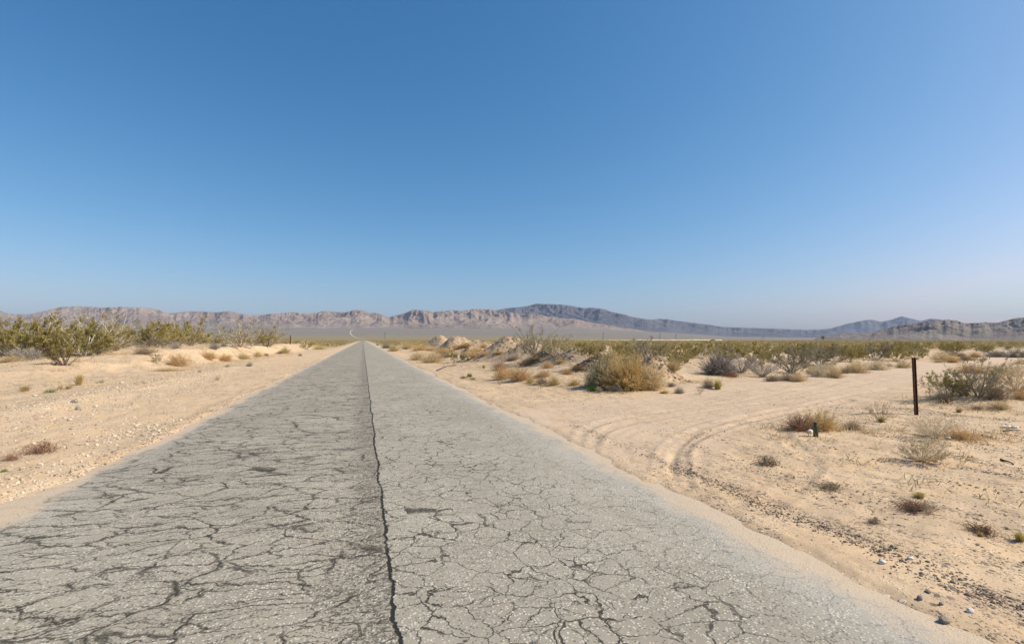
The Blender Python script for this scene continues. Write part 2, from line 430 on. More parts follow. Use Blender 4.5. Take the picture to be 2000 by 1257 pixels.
    dust2 = n.ramp(n.math('ADD', ax, n.math('MULTIPLY', en, .85)), 3.50, 3.85)
    c = n.mix(n.math('MULTIPLY', dust2, .85), c, (.49, .375, .26))
    L(nt, c, b.inputs['Base Color'])
    hgt = n.math('SUBTRACT', n.math('MULTIPLY', chip, .4), n.math('ADD', n.math('MULTIPLY', dark, 1.0), n.math('MULTIPLY', sm, 2.2)))
    hgt = n.math('SUBTRACT', hgt, n.math('MULTIPLY', pit, .5))
    L(nt, n.bump(hgt, .55, .012), b.inputs['Normal'])
    b.inputs['Roughness'].default_value = .85
M['road'], _nt, _b = newmat('worn_asphalt'); road_nodes(_nt, _b)

def rock_mat(name, a, b_, scale=.0012, fine=.012):
    m, nt, b = newmat(name); n = N(nt); p = n.pos()
    big = n.noise(p, scale, 6, .65); sm = n.noise(p, fine, 4, .7)
    c = n.mix(n.ramp(big, .38, .62), a, b_)
    c = n.mix(n.ramp(sm, .40, .66, 0, .5), c, tuple(v*.55 for v in a))
    L(nt, c, b.inputs['Base Color'])
    L(nt, n.bump(n.noise(p, fine*.5, 5, .7), .9, 60), b.inputs['Normal'])
    return m
M['mtn_brown'] = rock_mat('mountain_rock_brown', (.21, .155, .120), (.305, .232, .178))
M['mtn_blue'] = rock_mat('mountain_rock_dark', (.078, .076, .084), (.122, .116, .118))
M['mtn_near'] = rock_mat('hill_rock', (.165, .132, .105), (.235, .19, .15), .0016, .02)

def plain(name, col, rough=.8, spec=.2, col2=None, scale=30):
    m, nt, b = newmat(name); n = N(nt)
    if col2:
        c = n.mix(n.ramp(n.noise(n.obj(), scale, 4, .65), .35, .65), col, col2); L(nt, c, b.inputs['Base Color'])
        L(nt, n.bump(n.noise(n.obj(), scale*2, 3), .4, .01), b.inputs['Normal'])
    else: b.inputs['Base Color'].default_value = tuple(col)+(1,)
    b.inputs['Roughness'].default_value = rough; b.inputs['Specular IOR Level'].default_value = spec
    return m
M['rust'] = plain('rusty_steel', (.055, .026, .016), .85, .2, (.15, .068, .038), 22)
M['bottle'] = plain('green_glass', (.035, .055, .022), .18, .6)
M['cap'] = plain('dark_cap', (.012, .016, .012), .4, .4)
M['stone_white'] = plain('white_stone', (.62, .56, .50), .8, .2, (.74, .70, .66), 40)
M['stone_tan'] = plain('tan_stone', (.46, .36, .26), .85, .2, (.62, .52, .40), 40)
M['stone_grey'] = plain('grey_stone', (.20, .165, .14), .85, .2, (.32, .27, .225), 40)
M['crumb'] = plant_mat('dark_gravel', (.13, .098, .072), (.38, .285, .20))
M['clod'] = plant_mat('soil_clod', (.26, .195, .14), (.48, .37, .26))
M['chips'] = plant_mat('pale_gravel', (.30, .22, .15), (.64, .52, .38))
M['plastic'] = plain('white_plastic', (.72, .76, .82), .35, .5)
M['lattice'] = plain('galvanised_steel', (.22, .22, .23), .5, .4)
M['wall_white'] = plain('white_wall', (.75, .73, .70)); M['shed_dark'] = plain('dark_shed_side', (.04, .04, .045))
M['berm'] = plain('pale_soil', (.60, .50, .38), .9, .1, (.68, .58, .46), .05)
M['stick'] = plain('dead_wood', (.05, .038, .03), .9, .1, (.12, .09, .07), 25)

# ------------------------------------------------------------------ sand hummocks (before any height is read)
for px, py, r, h in [(1890, 790, 2.0, .28), (1945, 782, 1.6, .25), (1700, 808, .8, .07), (1240, 768, 1.6, .10), (1480, 762, 2.2, .12),
                     (1600, 745, 1.8, .12), (1560, 842, .9, .05), (1040, 745, 1.5, .12), (1830, 855, .8, .06), (1340, 760, 1.4, .16)]:
    x, y = flat(px, py); HUMMOCKS.append((x, y, r, h))

# spoil heaps: (x, y, height, radius across, radius deep, roughness, label)
MOUNDS = [
    (-12.2, 88, 1.75, 4.6, 4.2, .20, 'smooth sandy heap, leftmost and farthest of the spoil heaps by the road'),
    (-7.3, 76, 1.8, 4.6, 3.8, .28, 'stony two humped heap between the leftmost smooth heap and the peaked heap'),
    (-3.6, 70, 1.5, 4.4, 3.2, .26, 'low rounded sandy heap just left of the tallest peaked heap'),
    (-.62, 42, 1.75, 3.3, 2.8, .18, 'peaked gravelly heap, the sharpest and tallest by the roadside'),
    (1.55, 39.5, 1.15, 3.9, 2.6, .22, 'sloping shoulder of gravel running right from the peaked heap'),
    (2.6, 34, .62, 2.3, 2.0, .20, 'small heap of dark broken rubble behind the orange dry brush'),
    (4.15, 31.5, .62, 2.6, 2.0, .18, 'low grey rubble heap left of the big golden bush'),
    (4.45, 26.3, .55, 1.7, 1.5, .28, 'dark clod strewn heap touching the left of the big golden bush'),
    (6.2, 23.4, .85, 2.4, 1.6, .20, 'eroded earth heap with a cut face behind the big golden bush'),
]
def mound(i, x, y):
    mx, my, mh, ra, rb, ro, _ = MOUNDS[i]
    dx, dy = (x-mx)/ra, (y-my)/rb
    ang = np.arctan2(dy, dx)
    q = np.hypot(dx, dy)*(1+.16*perlin(np.cos(ang)*1.3+i*3, np.sin(ang)*1.3, 61))
    if i == 1: base = np.maximum(1-q*1.0, (.82-np.hypot(dx-.45, dy)*1.0)*1.12)
    elif i == 8:
        base = np.minimum(1-q, .72) / .72; base = np.where(dx > .1, base-sst(.1, .75, dx)*.35, base)
    else: base = 1-q
    base = np.maximum(base, -.4)
    bb = np.clip(base, 0, 1); top = np.where(base > 0, .5*(1-(1-bb)**1.25)+.5*(.5-.5*np.cos(PI*bb)), base)
    if i == 3: top = np.where(base > 0, np.clip(base, 0, 1)**1.12, base)
    top = np.where(top > .8, .8+(top-.8)*.75, top)*1.05
    n = fbm(x*1.1, y*1.1, 4, 70+i, .6)*.30 + (ridged(x*4, y*4, 2, 80+i)-.6)*.18
    return mh*top + mh*ro*n*np.clip(base*2.5, 0, 1)
def hfull(x, y):
    z = height(x, y)
    for i in range(len(MOUNDS)):
        m = (np.abs(x-MOUNDS[i][0]) < MOUNDS[i][3]*1.2) & (np.abs(y-MOUNDS[i][1]) < MOUNDS[i][4]*1.2)
        if np.any(m): z = np.where(m, np.maximum(z, height(x, y)-.02+mound(i, x, y)), z)
    return z
_YS = np.exp(np.linspace(math.log(2.5), math.log(6000), 5000))
def at(px, py):
    d = ray(px, py)
    z = H + d[2]*_YS
    g = hfull(d[0]*_YS, _YS)
    k = np.nonzero(z <= g)[0]
    i = k[0] if len(k) else len(_YS)-1
    return Vector((d[0]*_YS[i], _YS[i], g[i]))

# ------------------------------------------------------------------ ground sheet: rings round the viewpoint, finer near by
def rings():
    r = [0.0, .25]; 
    while r[-1] < 21500:
        q = r[-1]; k = .0085 if 2.5 < q < 34 else .0065 if 34 <= q < 105 else (.014 if q < 400 else (.03 if q > 1e-9 else .3))
        if q < 2.5: k = .05
        r.append(q*(1+k))
    return np.array(r[1:])
RR = rings()
th_f = np.linspace(-math.radians(56), math.radians(56), 620)
th_b = np.linspace(math.radians(56), 2*PI-math.radians(56), 150)[1:-1]
TT = np.concatenate([th_f, th_b])                       # measured from +Y towards +X
rr, tt = np.meshgrid(RR, TT, indexing='ij')
gx, gy = rr*np.sin(tt), rr*np.cos(tt)
gz = height(gx.ravel(), gy.ravel()).reshape(gx.shape)
nr, nc = gx.shape
i = np.arange(nr-1)[:, None]*nc; j = np.arange(nc)[None, :]; j2 = (j+1) % nc
Fg = np.stack([i+j, i+nc+j, i+nc+j2, i+j2], -1).reshape(-1, 4)
Vg = np.stack([gx, gy, gz], -1).reshape(-1, 3)
ctr = len(Vg); Vg = np.vstack([Vg, [[0, 0, -.07]]])
Tg = np.stack([np.full(nc, ctr), j[0], j2[0]], 1)[:, [0, 2, 1]]
X, Y = Vg[:, 0], Vg[:, 1]; U, Sx = us(X, Y); Rg = np.hypot(X, Y)
dD, sD = polydist(X, Y, DIRT)
# where dark grit and pale chips lie (properties of the soil)
grav = np.where(U > 3.5, .85, .52)*(1-.65*(1-sst(2.0, 4.0, dD)))
grav = grav + .8*np.exp(-((U-4.75-.25*perlin(Sx*.5, 0*Sx, 90))/.22)**2)*(1-sst(10, 16, Sx))*sst(-10, 1, Sx)*(U > 0)
grav = grav + .5*np.exp(-((U+4.15)/.35)**2)*sst(9, 14, Sx)
pale = .25 + 1.0*np.exp(-((U+8.4)/2.0)**2)*(1-sst(25, 60, Sx)) + .8*np.exp(-((U+4.6)/.7)**2)*(1-sst(6, 13, Sx))
pale = pale + .55*sst(-9, -11, U)*sst(-24, -18, U); grav = grav + .35*sst(-9, -11, U)
pale = pale + .9*np.exp(-(((U+4.7)/.7)**2+((Sx-12.8)/1.6)**2))
fade = 1-sst(20, 75, Rg); grav *= .25+.75*fade; pale *= .3+.7*fade
roadd = np.abs(U)
olive = sst(75, 210, Rg + 25*perlin(X*.02, Y*.02, 95))*np.maximum(sst(4.5, 8, roadd), sst(1400, 1700, Rg))
_pxg = CX+F*X/np.maximum(Y, 1)
_sl = np.interp(_pxg, [0, 700, 1100, 1350, 2000], [4300, 3500, 2700, 1700, 1500])
slope = sst(_sl, _sl*2.0, Rg + 350*perlin(X*.0006, Y*.0006, 96))
tread = np.zeros(len(X)); _m = (Rg < 45) & (U > 3.6); _xm, _ym = X[_m], Y[_m]; _t = np.zeros(_xm.shape)
for _i, _T in enumerate(TRACKS):
    for _o in (0, .55, -.8, 1.3, -1.7, 2.3):
        _P = np.array(_T)+np.array([.8, -.6])*_o; _d, _ = polydist(_xm, _ym, [tuple(q) for q in _P])
        _t = np.maximum(_t, (1 if _o == 0 else .6)*np.exp(-((np.abs(_d)-.15)/.07)**2)*np.clip(.5+1.3*perlin(_xm*.8+_i*7+_o, _ym*.8, 57), 0, 1))
tread[_m] = _t
track = (1-sst(1.6, 4.0, dD+.9*perlin(X*.4, Y*.4, 58)))*(U > 4)
ground = mesh('ground', Vg, [Fg[:, ::-1], Tg], M['sand'], None, True, None, dict(gravel=grav, pale=pale, olive=olive, slope=slope, track=track, tread=tread))
struct(ground)

# ------------------------------------------------------------------ the road
sv = [-55.0]
while sv[-1] < 1650: sv.append(sv[-1] + max(.12, .02*abs(sv[-1])))
sv = np.array(sv); uv = np.concatenate([np.linspace(-4.7, -3.2, 16), np.linspace(-3.0, 3.0, 30), np.linspace(3.2, 4.7, 16)])
ug, sg = np.meshgrid(uv, sv)
wx, wy = xy(ug, sg)
zr = base_far(wx, wy) + .020*fbm(ug*.22, sg*.12, 3, 101)*(1-sst(150, 300, sg)) + .010*perlin(ug*1.1, sg*.6, 102) + .02*np.cos(np.clip(ug/4.2, -1, 1)*PI/2)
seamx = .24
zr = zr - .012*np.exp(-((ug-seamx+.35)/.3)**2)
zr = zr + .010*(perlin(ug*4, sg*4, 103))*sst(3.2, 4.2, np.abs(ug))
zr = zr - .10*sst(4.25, 4.6, np.abs(ug))
road = mesh('road', np.stack([ug, sg, zr], -1).reshape(-1, 3), grid_faces(*ug.shape), M['road'], None, True)
road.rotation_euler.z = ANG
struct(road)

# pale graded road climbing the far slope
P = [(716, 662.6), (707, 661.8), (697, 659.8), (690, 657), (685, 652.5), (683.5, 649.5), (685.5, 645.5), (690, 643.5)]
def far_pt(px, py):
    d = ray(px, py); ys = np.linspace(1500, 9800, 4000)
    g = base_far(d[0]*ys, ys); k = np.nonzero(H+d[2]*ys <= g)[0]
    yv = ys[k[0]] if len(k) else 9800
    return np.array([d[0]*yv, yv])
pts = np.array(smooth([far_pt(*p) for p in P], 3)); tg = np.gradient(pts, axis=0); tg /= np.linalg.norm(tg, axis=1, keepdims=True)
nn = np.stack([tg[:, 1], -tg[:, 0]], 1)
wdt = (2.2+1.2*(pts[:, 1]/4000))[:, None]
E = np.stack([pts-nn*wdt, pts+nn*wdt], 1)
Ez = base_far(E[..., 0].ravel(), E[..., 1].ravel()).reshape(E.shape[:2])+1.6
tr = mesh('dirt_road', np.concatenate([E, Ez[..., None]], -1).reshape(-1, 3), grid_faces(len(pts), 2), M['berm'])
struct(tr)

# ------------------------------------------------------------------ spoil heaps
MOUND_OBJ = []
for k, (mx, my, mh, ra, rb, ro, lab) in enumerate(MOUNDS):
    n1 = 130; t = np.linspace(-1.25, 1.25, n1)
    lx, ly = np.meshgrid(t*ra, t*rb)
    x, y = lx+mx, ly+my
    m = mound(k, x.ravel(), y.ravel()).reshape(x.shape)
    z = height(x.ravel(), y.ravel()).reshape(x.shape) - .02 + np.maximum(m, -.25)
    keep = (m > -.12)
    Q = grid_faces(n1, n1); kq = keep.ravel()[Q].any(1); Q = Q[kq]
    used = np.unique(Q); re = np.full(n1*n1, -1); re[used] = np.arange(len(used))
    V = np.stack([lx, ly, z], -1).reshape(-1, 3)[used]
    nz = fbm(x*.9, y*.9, 3, 120+k).ravel()[used]
    o = mesh('dirt_mound', V, re[Q], M['mound'], None, True, None,
             dict(gravel=np.clip(.45+1.4*ro+.9*nz, 0, 1.3), pale=np.clip(.5-nz, 0, 1), olive=np.zeros(len(V)), slope=np.zeros(len(V))), (mx, my, 0))
    tag(o, lab, 'dirt heap', 'spoil heaps along the right shoulder of the road')

# ------------------------------------------------------------------ hills and mountains
def range_(name, sky, px0, px1, ncol, Yb, Yc, mat, seed, wl, rough=.5, zb=None, back=3500, nrow=110, spread=1.0, jag=1.0):
    px = np.linspace(px0, px1, ncol); sx, sy = np.array(sky).T
    o = np.argsort(sx); rows = np.interp(px, sx[o], sy[o])
    rows = rows + jag*(1.1*perlin(px*.045, 0*px, seed+31)+.8*perlin(px*.13, 0*px, seed+32)+.5*perlin(px*.31, 0*px, seed+33))
    ker = np.hanning(7); ker /= ker.sum(); rows = np.convolve(np.pad(rows, 3, 'edge'), ker, 'valid')
    el = np.array([ray(p, q)[2] for p, q in zip(px, rows)])          # rise per metre of depth at the crest
    dirx = np.array([ray(p, q)[0] for p, q in zip(px, rows)])
    rid = Yc + .06*Yc*perlin(px*.006, 0*px, seed+5) + .02*Yc*perlin(px*.03, 0*px, seed+6)
    t = np.concatenate([np.linspace(0, 1, nrow), 1+np.linspace(.03, 1, nrow//3)])
    Yv = np.where(t[:, None] <= 1, Yb+(rid[None]-Yb)*t[:, None], rid[None]+back*(t[:, None]-1))
    Xv = dirx[None]*Yv
    wxp = Xv + wl*.35*perlin(Xv/wl*.8, Yv/wl*.8, seed+1); wyp = Yv + wl*.35*perlin(Xv/wl*.8, Yv/wl*.8, seed+2)
    def spur(phi, sc, sd):
        a_ = wxp*math.cos(phi)+wyp*math.sin(phi); b_ = -wxp*math.sin(phi)+wyp*math.cos(phi)
        return ridged(a_/(wl*sc), b_/(wl*sc*2.6), 5, sd, .55)
    mixn = sst(-.3, .3, perlin(Xv/(wl*3), Yv/(wl*3), seed+9))
    R1 = .70*(spur(.55, .9, seed+3)*mixn + spur(-.5, .8, seed+13)*(1-mixn)) + .30*ridged(wxp/(wl*.42), wyp/(wl*.6), 4, seed+23, .6)
    rough = np.interp(px, [-300, 430, 620, 1600], [rough*.72, rough*.78, rough, rough])[None]
    R2 = fbm(wxp/(wl*2.5), wyp/(wl*2.5), 3, seed+4)
    g = np.where(t <= 1, t**spread, np.maximum(0, 1-(t-1))**1.1)[:, None]
    env = g*(1-rough + rough*1.45*(R1-.22)) + .22*rough*R2*np.minimum(g*3, 1) + .05*rough*(R1-.5)*np.minimum(g*6, 1)
    b0 = base_far(Xv.ravel(), Yv.ravel()).reshape(Xv.shape) - 25*(g < .02) - 6
    hc = H + el*rid
    top = np.maximum(hc - base_far(dirx*rid, rid), 5)
    z = b0 + top[None]*env
    for _ in range(3):
        mx = ((z-H)/Yv).max(0); need = el; sc = (need*rid-(b0[nrow-1]-H))/np.maximum(mx*rid-(b0[nrow-1]-H), 3)
        sc = np.convolve(np.pad(sc, 2, 'edge'), np.ones(5)/5, 'valid'); sc = np.clip(sc, .2, 4)
        z = b0 + (z-b0)*sc[None]
    lim = H + el[None]*Yv; z = np.where(z > lim-12, lim-12+12*(1-np.exp(-np.maximum(z-lim+12, 0)/12)), z)
    o = mesh(name, np.stack([Xv, Yv, z], -1).reshape(-1, 3), grid_faces(*Xv.shape), mat, None, True)
    return struct(o)
SKY_A = [(-500, 596), (-350, 604), (-200, 598), (-80, 602), (0, 606), (20, 612), (50, 614), (65, 611), (90, 606), (120, 599), (150, 597), (200, 600), (230, 599), (290, 600), (310, 604), (330, 612),
         (360, 608), (385, 607), (410, 609), (451, 607.5), (480, 614), (500, 615), (540, 612), (574, 608), (588, 611), (600, 611), (612, 611), (632, 607), (652, 608), (675, 609), (695, 604), (710, 605), (722, 611), (736, 610),
         (760, 619), (780, 614), (807, 604), (832, 605), (845, 609), (860, 607), (870, 607), (882, 604), (900, 606), (920, 603), (947, 603), (970, 604.5), (985, 606), (1010, 612), (1050, 613), (1080, 619), (1120, 622), (1160, 630), (1200, 636), (1250, 644), (1290, 650), (1330, 656)]
SKY_B = [(880, 640), (930, 618), (960, 608), (975, 604), (990, 601), (1012, 599), (1030, 597), (1047, 592.3), (1074, 593), (1107, 595), (1140, 601), (1158, 600), (1182, 603.5), (1200, 609.5), (1221, 614), (1239, 619), (1257, 622),
         (1272, 624), (1284, 622), (1305, 623), (1326, 626.6), (1350, 629), (1368, 632), (1389, 634), (1407, 637.5), (1450, 639.5), (1500, 640.7), (1574, 643.8), (1640, 647), (1700, 652)]
SKY_C = [(1500, 650), (1560, 645), (1600, 643), (1622, 641), (1655, 631.6), (1685, 625.6), (1700, 623), (1721, 628), (1739, 624.5), (1760, 617), (1781, 621.5), (1799, 626.5), (1812, 623), (1821, 621.5), (1835, 623), (1860, 632), (1900, 640), (2000, 650)]
SKY_D = [(1590, 659), (1622, 655), (1640, 650.8), (1670, 649.5), (1700, 649.8), (1715, 645), (1745, 637), (1766, 632.5), (1799, 629.5), (1817, 624.5), (1850, 623), (1868, 625), (1883, 629.5), (1910, 629.5), (1922, 628), (1949, 629), (1967, 624.5), (1985, 620), (2000, 619), (2080, 608), (2200, 602), (2300, 612), (2420, 606), (2600, 628)]
range_('mountain_range', SKY_A, -480, 1330, 1100, 9500, 11200, M['mtn_brown'], 200, 620, .85, spread=1.1)
range_('mountain_range', SKY_B, 890, 1690, 520, 11800, 14400, M['mtn_blue'], 230, 800, .72, spread=1.3, jag=.7)
range_('mountain_range', SKY_C, 1510, 1990, 300, 14500, 18000, M['mtn_blue'], 260, 1100, .45, spread=1.2, back=2500)
range_('hill', SKY_D, 1595, 2580, 560, 3900, 5200, M['mtn_near'], 290, 330, .66, spread=1.15, back=1800)

# ------------------------------------------------------------------ plants
def unit(a, t):      # azimuth, tilt from vertical
    return np.stack([np.sin(t)*np.cos(a), np.sin(t)*np.sin(a), np.cos(t)], -1)
def creosote(seed, w=1.5, nmain=18, leafy=1.0, leaf=.038, twigr=1.0, droop=0.0, lean=0.0):
    """open vase of many thin stems, leaf tufts towards the tips; 1 high, w wide"""
    g = np.random.default_rng(seed); st, fo = Geo(), Geo()
    a = g.uniform(0, 2*PI, nmain); tl = .12+1.0*np.sqrt(g.uniform(0, 1, nmain)); 
    Ln = np.minimum(1/np.cos(np.minimum(tl, 1.35)), .5*w/np.maximum(np.sin(tl), .05))*g.uniform(.72, 1.08, nmain)
    D = unit(a, tl); K = 6; ts = np.linspace(0, 1, K)
    base = np.stack([g.normal(0, .035, nmain), g.normal(0, .035, nmain), np.full(nmain, -.03)], 1)
    Pm = base[:, None] + D[:, None]*Ln[:, None, None]*ts[None, :, None]
    Pm[..., 2] += (.10*Ln[:, None]*np.sin(tl)[:, None]*(ts**2-ts*.6)[None])
    Pm += np.cumsum(g.normal(0, .016, Pm.shape), 1); Pm[..., 0] += lean*ts[None]**1.5
    Pm[..., 2] = np.maximum(Pm[..., 2], -.03+.05*ts)
    R = (.011*g.uniform(.7, 1.3, nmain))[:, None]*(1-.75*ts)[None]*twigr
    tubes(st, Pm, R, g.uniform(0, 1, nmain))
    ns = 6; idx = np.repeat(np.arange(nmain), ns); t0 = g.uniform(.35, .97, len(idx))
    f = t0*(K-1); i0 = np.minimum(f.astype(int), K-2); fr = (f-i0)[:, None]
    B = Pm[idx, i0]*(1-fr)+Pm[idx, i0+1]*fr
    d2 = D[idx] + g.normal(0, .55, (len(idx), 3)) + np.array([0, 0, .25-droop]); d2 /= np.linalg.norm(d2, axis=1, keepdims=True)
    l2 = (.14+.26*(1-t0))*g.uniform(.7, 1.3, len(idx)); k3 = np.linspace(0, 1, 4)
    P2 = B[:, None]+d2[:, None]*l2[:, None, None]*k3[None, :, None] + np.cumsum(g.normal(0, .009, (len(idx), 4, 3)), 1)*k3[None, :, None]
    tubes(st, P2, (.0052*np.ones(len(idx)))[:, None]*(1-.6*k3)[None]*twigr, g.uniform(0, 1, len(idx)))
    nt = 4; id3 = np.repeat(np.arange(len(idx)), nt); t3 = g.uniform(.25, 1, len(id3)); f = t3*3; i0 = np.minimum(f.astype(int), 2); fr = (f-i0)[:, None]
    B3 = P2[id3, i0]*(1-fr)+P2[id3, i0+1]*fr
    d3 = d2[id3]+g.normal(0, .7, (len(id3), 3))+np.array([0, 0, .2-droop]); d3 /= np.linalg.norm(d3, axis=1, keepdims=True)
    l3 = g.uniform(.05, .12, len(id3))
    P3 = B3[:, None]+d3[:, None]*l3[:, None, None]*np.array([0, .5, 1])[None, :, None]
    blades(st, P3, np.tile(np.array([.0028, .0022, .0012])*twigr, (len(id3), 1)), g.uniform(0, 1, len(id3)), g)
    # leaf tufts: uneven from branch to branch so gaps and clumps show
    load = np.clip(g.normal(.9, .6, nmain), .05, 2)[idx][id3]*g.uniform(.3, 1.5, len(id3))*leafy
    cnt = g.poisson(np.maximum(load*13, 0)); li = np.repeat(np.arange(len(id3)), cnt)
    if len(li):
        tt_ = g.uniform(.15, 1.05, len(li))[:, None]
        C = P3[li, 0]*(1-tt_)+P3[li, 2]*tt_ + g.normal(0, .017, (len(li), 3))
        v = np.clip(g.normal(.45, .18, len(idx))[id3][li] + g.normal(0, .18, len(li)), 0, 1)
        leaves(fo, C, leaf*g.uniform(.6, 1.4, len(li)), v, g, .55)
    return st, fo
def dome(seed, w=1.6, n=800, leaf=.03, nleaf=3, fine=1.0, flat_=1.0, skew=0.0, rag=1.0):
    """dense ball of fine dry twigs from one root crown"""
    g = np.random.default_rng(seed); st, fo = Geo(), Geo()
    a = g.uniform(0, 2*PI, n); c = g.uniform(.02, 1, n); tl = np.arccos(c)*.98
    lump = 1+.48*rag*perlin(np.cos(a)*1.6+seed, np.sin(a)*1.6+tl*1.3, 5)+.16*perlin(np.cos(a)*4+seed, np.sin(a)*4+tl*3, 6)
    lump = np.maximum(lump, .35)
    e = 1/np.sqrt((np.sin(tl)/(w*.5))**2+np.cos(tl)**2)
    Ln = e*lump*g.uniform(.55, 1.05, n)
    D = unit(a, tl); ts = np.array([0, .35, .7, 1.0])
    base = np.stack([g.normal(0, .10*w, n), g.normal(0, .10*w, n), np.full(n, -.02)], 1)
    P = base[:, None]*(1-.3*ts)[None, :, None]+D[:, None]*Ln[:, None, None]*ts[None, :, None]
    P += np.cumsum(g.normal(0, .022, P.shape), 1); P[..., 2] = np.maximum(P[..., 2]+.05*np.sin(ts*PI)[None], -.02+.02*ts); P[..., 0] += skew*P[..., 2]
    blades(st, P, np.tile(np.array([.007, .006, .0045, .0022])*fine, (n, 1)), g.uniform(0, 1, n), g)
    m = 3; id2 = np.repeat(np.arange(n), m); t0 = g.uniform(.4, .95, len(id2)); f = t0/1.0*3; i0 = np.minimum(f.astype(int), 2); fr = (f-i0)[:, None]
    B = P[id2, i0]*(1-fr)+P[id2, i0+1]*fr
    d2 = D[id2]+g.normal(0, .55, (len(id2), 3)); d2 /= np.linalg.norm(d2, axis=1, keepdims=True)
    P2 = B[:, None]+d2[:, None]*(g.uniform(.06, .2, len(id2)))[:, None, None]*np.array([0, .5, 1])[None, :, None]
    P2[..., 2] = np.maximum(P2[..., 2], 0)
    blades(st, P2, np.tile(np.array([.004, .003, .0015])*fine, (len(id2), 1)), g.uniform(0, 1, len(id2)), g)
    if nleaf:
        cnt = g.poisson(nleaf, len(id2)); li = np.repeat(np.arange(len(id2)), cnt); q = g.uniform(.2, 1.05, len(li))[:, None]
        C = P2[li, 0]*(1-q)+P2[li, 2]*q+g.normal(0, .014, (len(li), 3)); C[:, 2] = np.maximum(C[:, 2], .005)
        v = np.clip(.5+.9*perlin(C[:, 0]*4+seed, C[:, 1]*4+C[:, 2]*3, 7)+g.normal(0, .15, len(li)), 0, 1)
        leaves(fo, C, leaf*g.uniform(.5, 1.4, len(li)), v, g, .6)
    return st, fo
def tuft(seed, w=1.0, n=260, fine=1.0, curl=.35):
    g = np.random.default_rng(seed); st = Geo()
    a = g.uniform(0, 2*PI, n); tl = np.abs(g.normal(0, .38*w, n)); ts = np.linspace(0, 1, 5)
    Ln = g.uniform(.45, 1.05, n); D = unit(a, tl)
    base = np.stack([g.normal(0, .09*w, n), g.normal(0, .09*w, n), np.full(n, -.02)], 1)
    P = base[:, None]+D[:, None]*Ln[:, None, None]*ts[None, :, None]
    out = np.stack([np.cos(a), np.sin(a), -.5*np.ones(n)], 1)
    P += out[:, None]*(curl*.4*Ln*g.uniform(0, 1, n))[:, None, None]*(ts**2.5)[None, :, None]
    P[..., 2] = np.maximum(P[..., 2], -.02)
    blades(st, P, np.tile(np.array([.013, .012, .010, .007, .002])*fine, (n, 1)), g.uniform(0, 1, n), g)
    return st, None
def tangle(seed, n=150, hgt=.25, leafn=0):
    """dead weed sprawled on the ground: curved wiry stems; 1 wide, hgt high"""
    g = np.random.default_rng(seed); st = Geo(); K = 8; ts = np.linspace(0, 1, K)
    a = g.uniform(0, 2*PI, n); L0 = g.uniform(.15, .5, n); cu = g.normal(0, 2.2, n)
    ang = a[:, None]+cu[:, None]*ts[None]
    stp = L0[:, None]/K
    x = np.cumsum(np.cos(ang)*stp, 1); y = np.cumsum(np.sin(ang)*stp, 1)
    b = np.stack([g.normal(0, .16, n), g.normal(0, .10, n)], 1)
    z = hgt*(g.uniform(.05, 1, n))[:, None]*np.sin(ts*PI*.9)[None] + .01
    P = np.stack([x+b[:, :1], y+b[:, 1:], z], -1)
    tubes(st, P, np.tile(np.linspace(.006, .002, K), (n, 1))*g.uniform(.5, 1.3, n)[:, None], g.uniform(0, 1, n))
    return st, None
def matw(seed, n=500):
    g = np.random.default_rng(seed); fo = Geo(); r = np.sqrt(g.uniform(0, 1, n))*.5; a = g.uniform(0, 2*PI, n)
    C = np.stack([r*np.cos(a), r*np.sin(a), g.uniform(.02, 1, n)*(1-(r*2)**2*.8)], 1)
    leaves(fo, C, .10*g.uniform(.5, 1.3, n), g.uniform(0, 1, n), g, .5)
    st = Geo(); m = 40; a = g.uniform(0, 2*PI, m); P = np.zeros((m, 3, 3)); P[:, 2] = np.stack([.4*np.cos(a), .4*np.sin(a), g.uniform(.2, .8, m)], 1); P[:, 1] = P[:, 2]*.5
    blades(st, P, np.tile([.012, .01, .005], (m, 1)), g.uniform(0, 1, m), g)
    return st, fo
PROTO = {}
def proto(key, fn, stem_m, leaf_m, part_names=('stems', 'foliage')):
    st, fo = fn()
    ms = st.build(part_names[0], stem_m); d = [ms.data]; bpy.data.objects.remove(ms)
    if fo is not None and fo.n:
        mf = fo.build(part_names[1], leaf_m); d.append(mf.data); bpy.data.objects.remove(mf)
    PROTO[key] = (d, part_names)
cr = []
for k in range(7):
    proto(f'cr{k}', lambda: creosote(400+k, [1.35, 1.5, 1.7, 1.4, 1.9, 1.6, 1.3][k], [20, 24, 22, 17, 26, 20, 24][k], [1.1, 1.25, 1.0, .9, 1.2, 1.35, 1.0][k]*1.7, .029), M['stem_grey'], M['olive'])
proto('crtwig0', lambda: creosote(420, 1.4, 26, .42, .032, 1.1), M['stem_grey'], M['olive'])
proto('crtwig1', lambda: creosote(421, 1.7, 30, .34, .032, 1.15), M['stem_grey'], M['greyolive'])
proto('crtree', lambda: creosote(422, 1.45, 15, 1.35, .030, 1.4), M['stem_dark'], M['olive'])
proto('crgreen0', lambda: creosote(423, 1.5, 24, 1.5, .032), M['stem_grey'], M['olive'])
proto('crgreen1', lambda: creosote(424, 1.9, 32, .95, .032), M['stem_grey'], M['olive'])
for k in range(3): proto(f'gr{k}', lambda: creosote(430+k, [1.8, 2.1, 1.6][k], [30, 34, 28][k], [.75, .6, .9][k], .036, 1.15, .1), M['stem_dead'], M['greyolive'])
proto('dead0', lambda: dome(440, 1.9, 900, .03, 0, 1.2), M['stem_dead'], M['stem_dead'], ('twigs', 'seed_heads'))
proto('dead1', lambda: creosote(441, 2.0, 46, 0.0, .03, 1.35, .25), M['stem_dead'], M['stem_dead'])
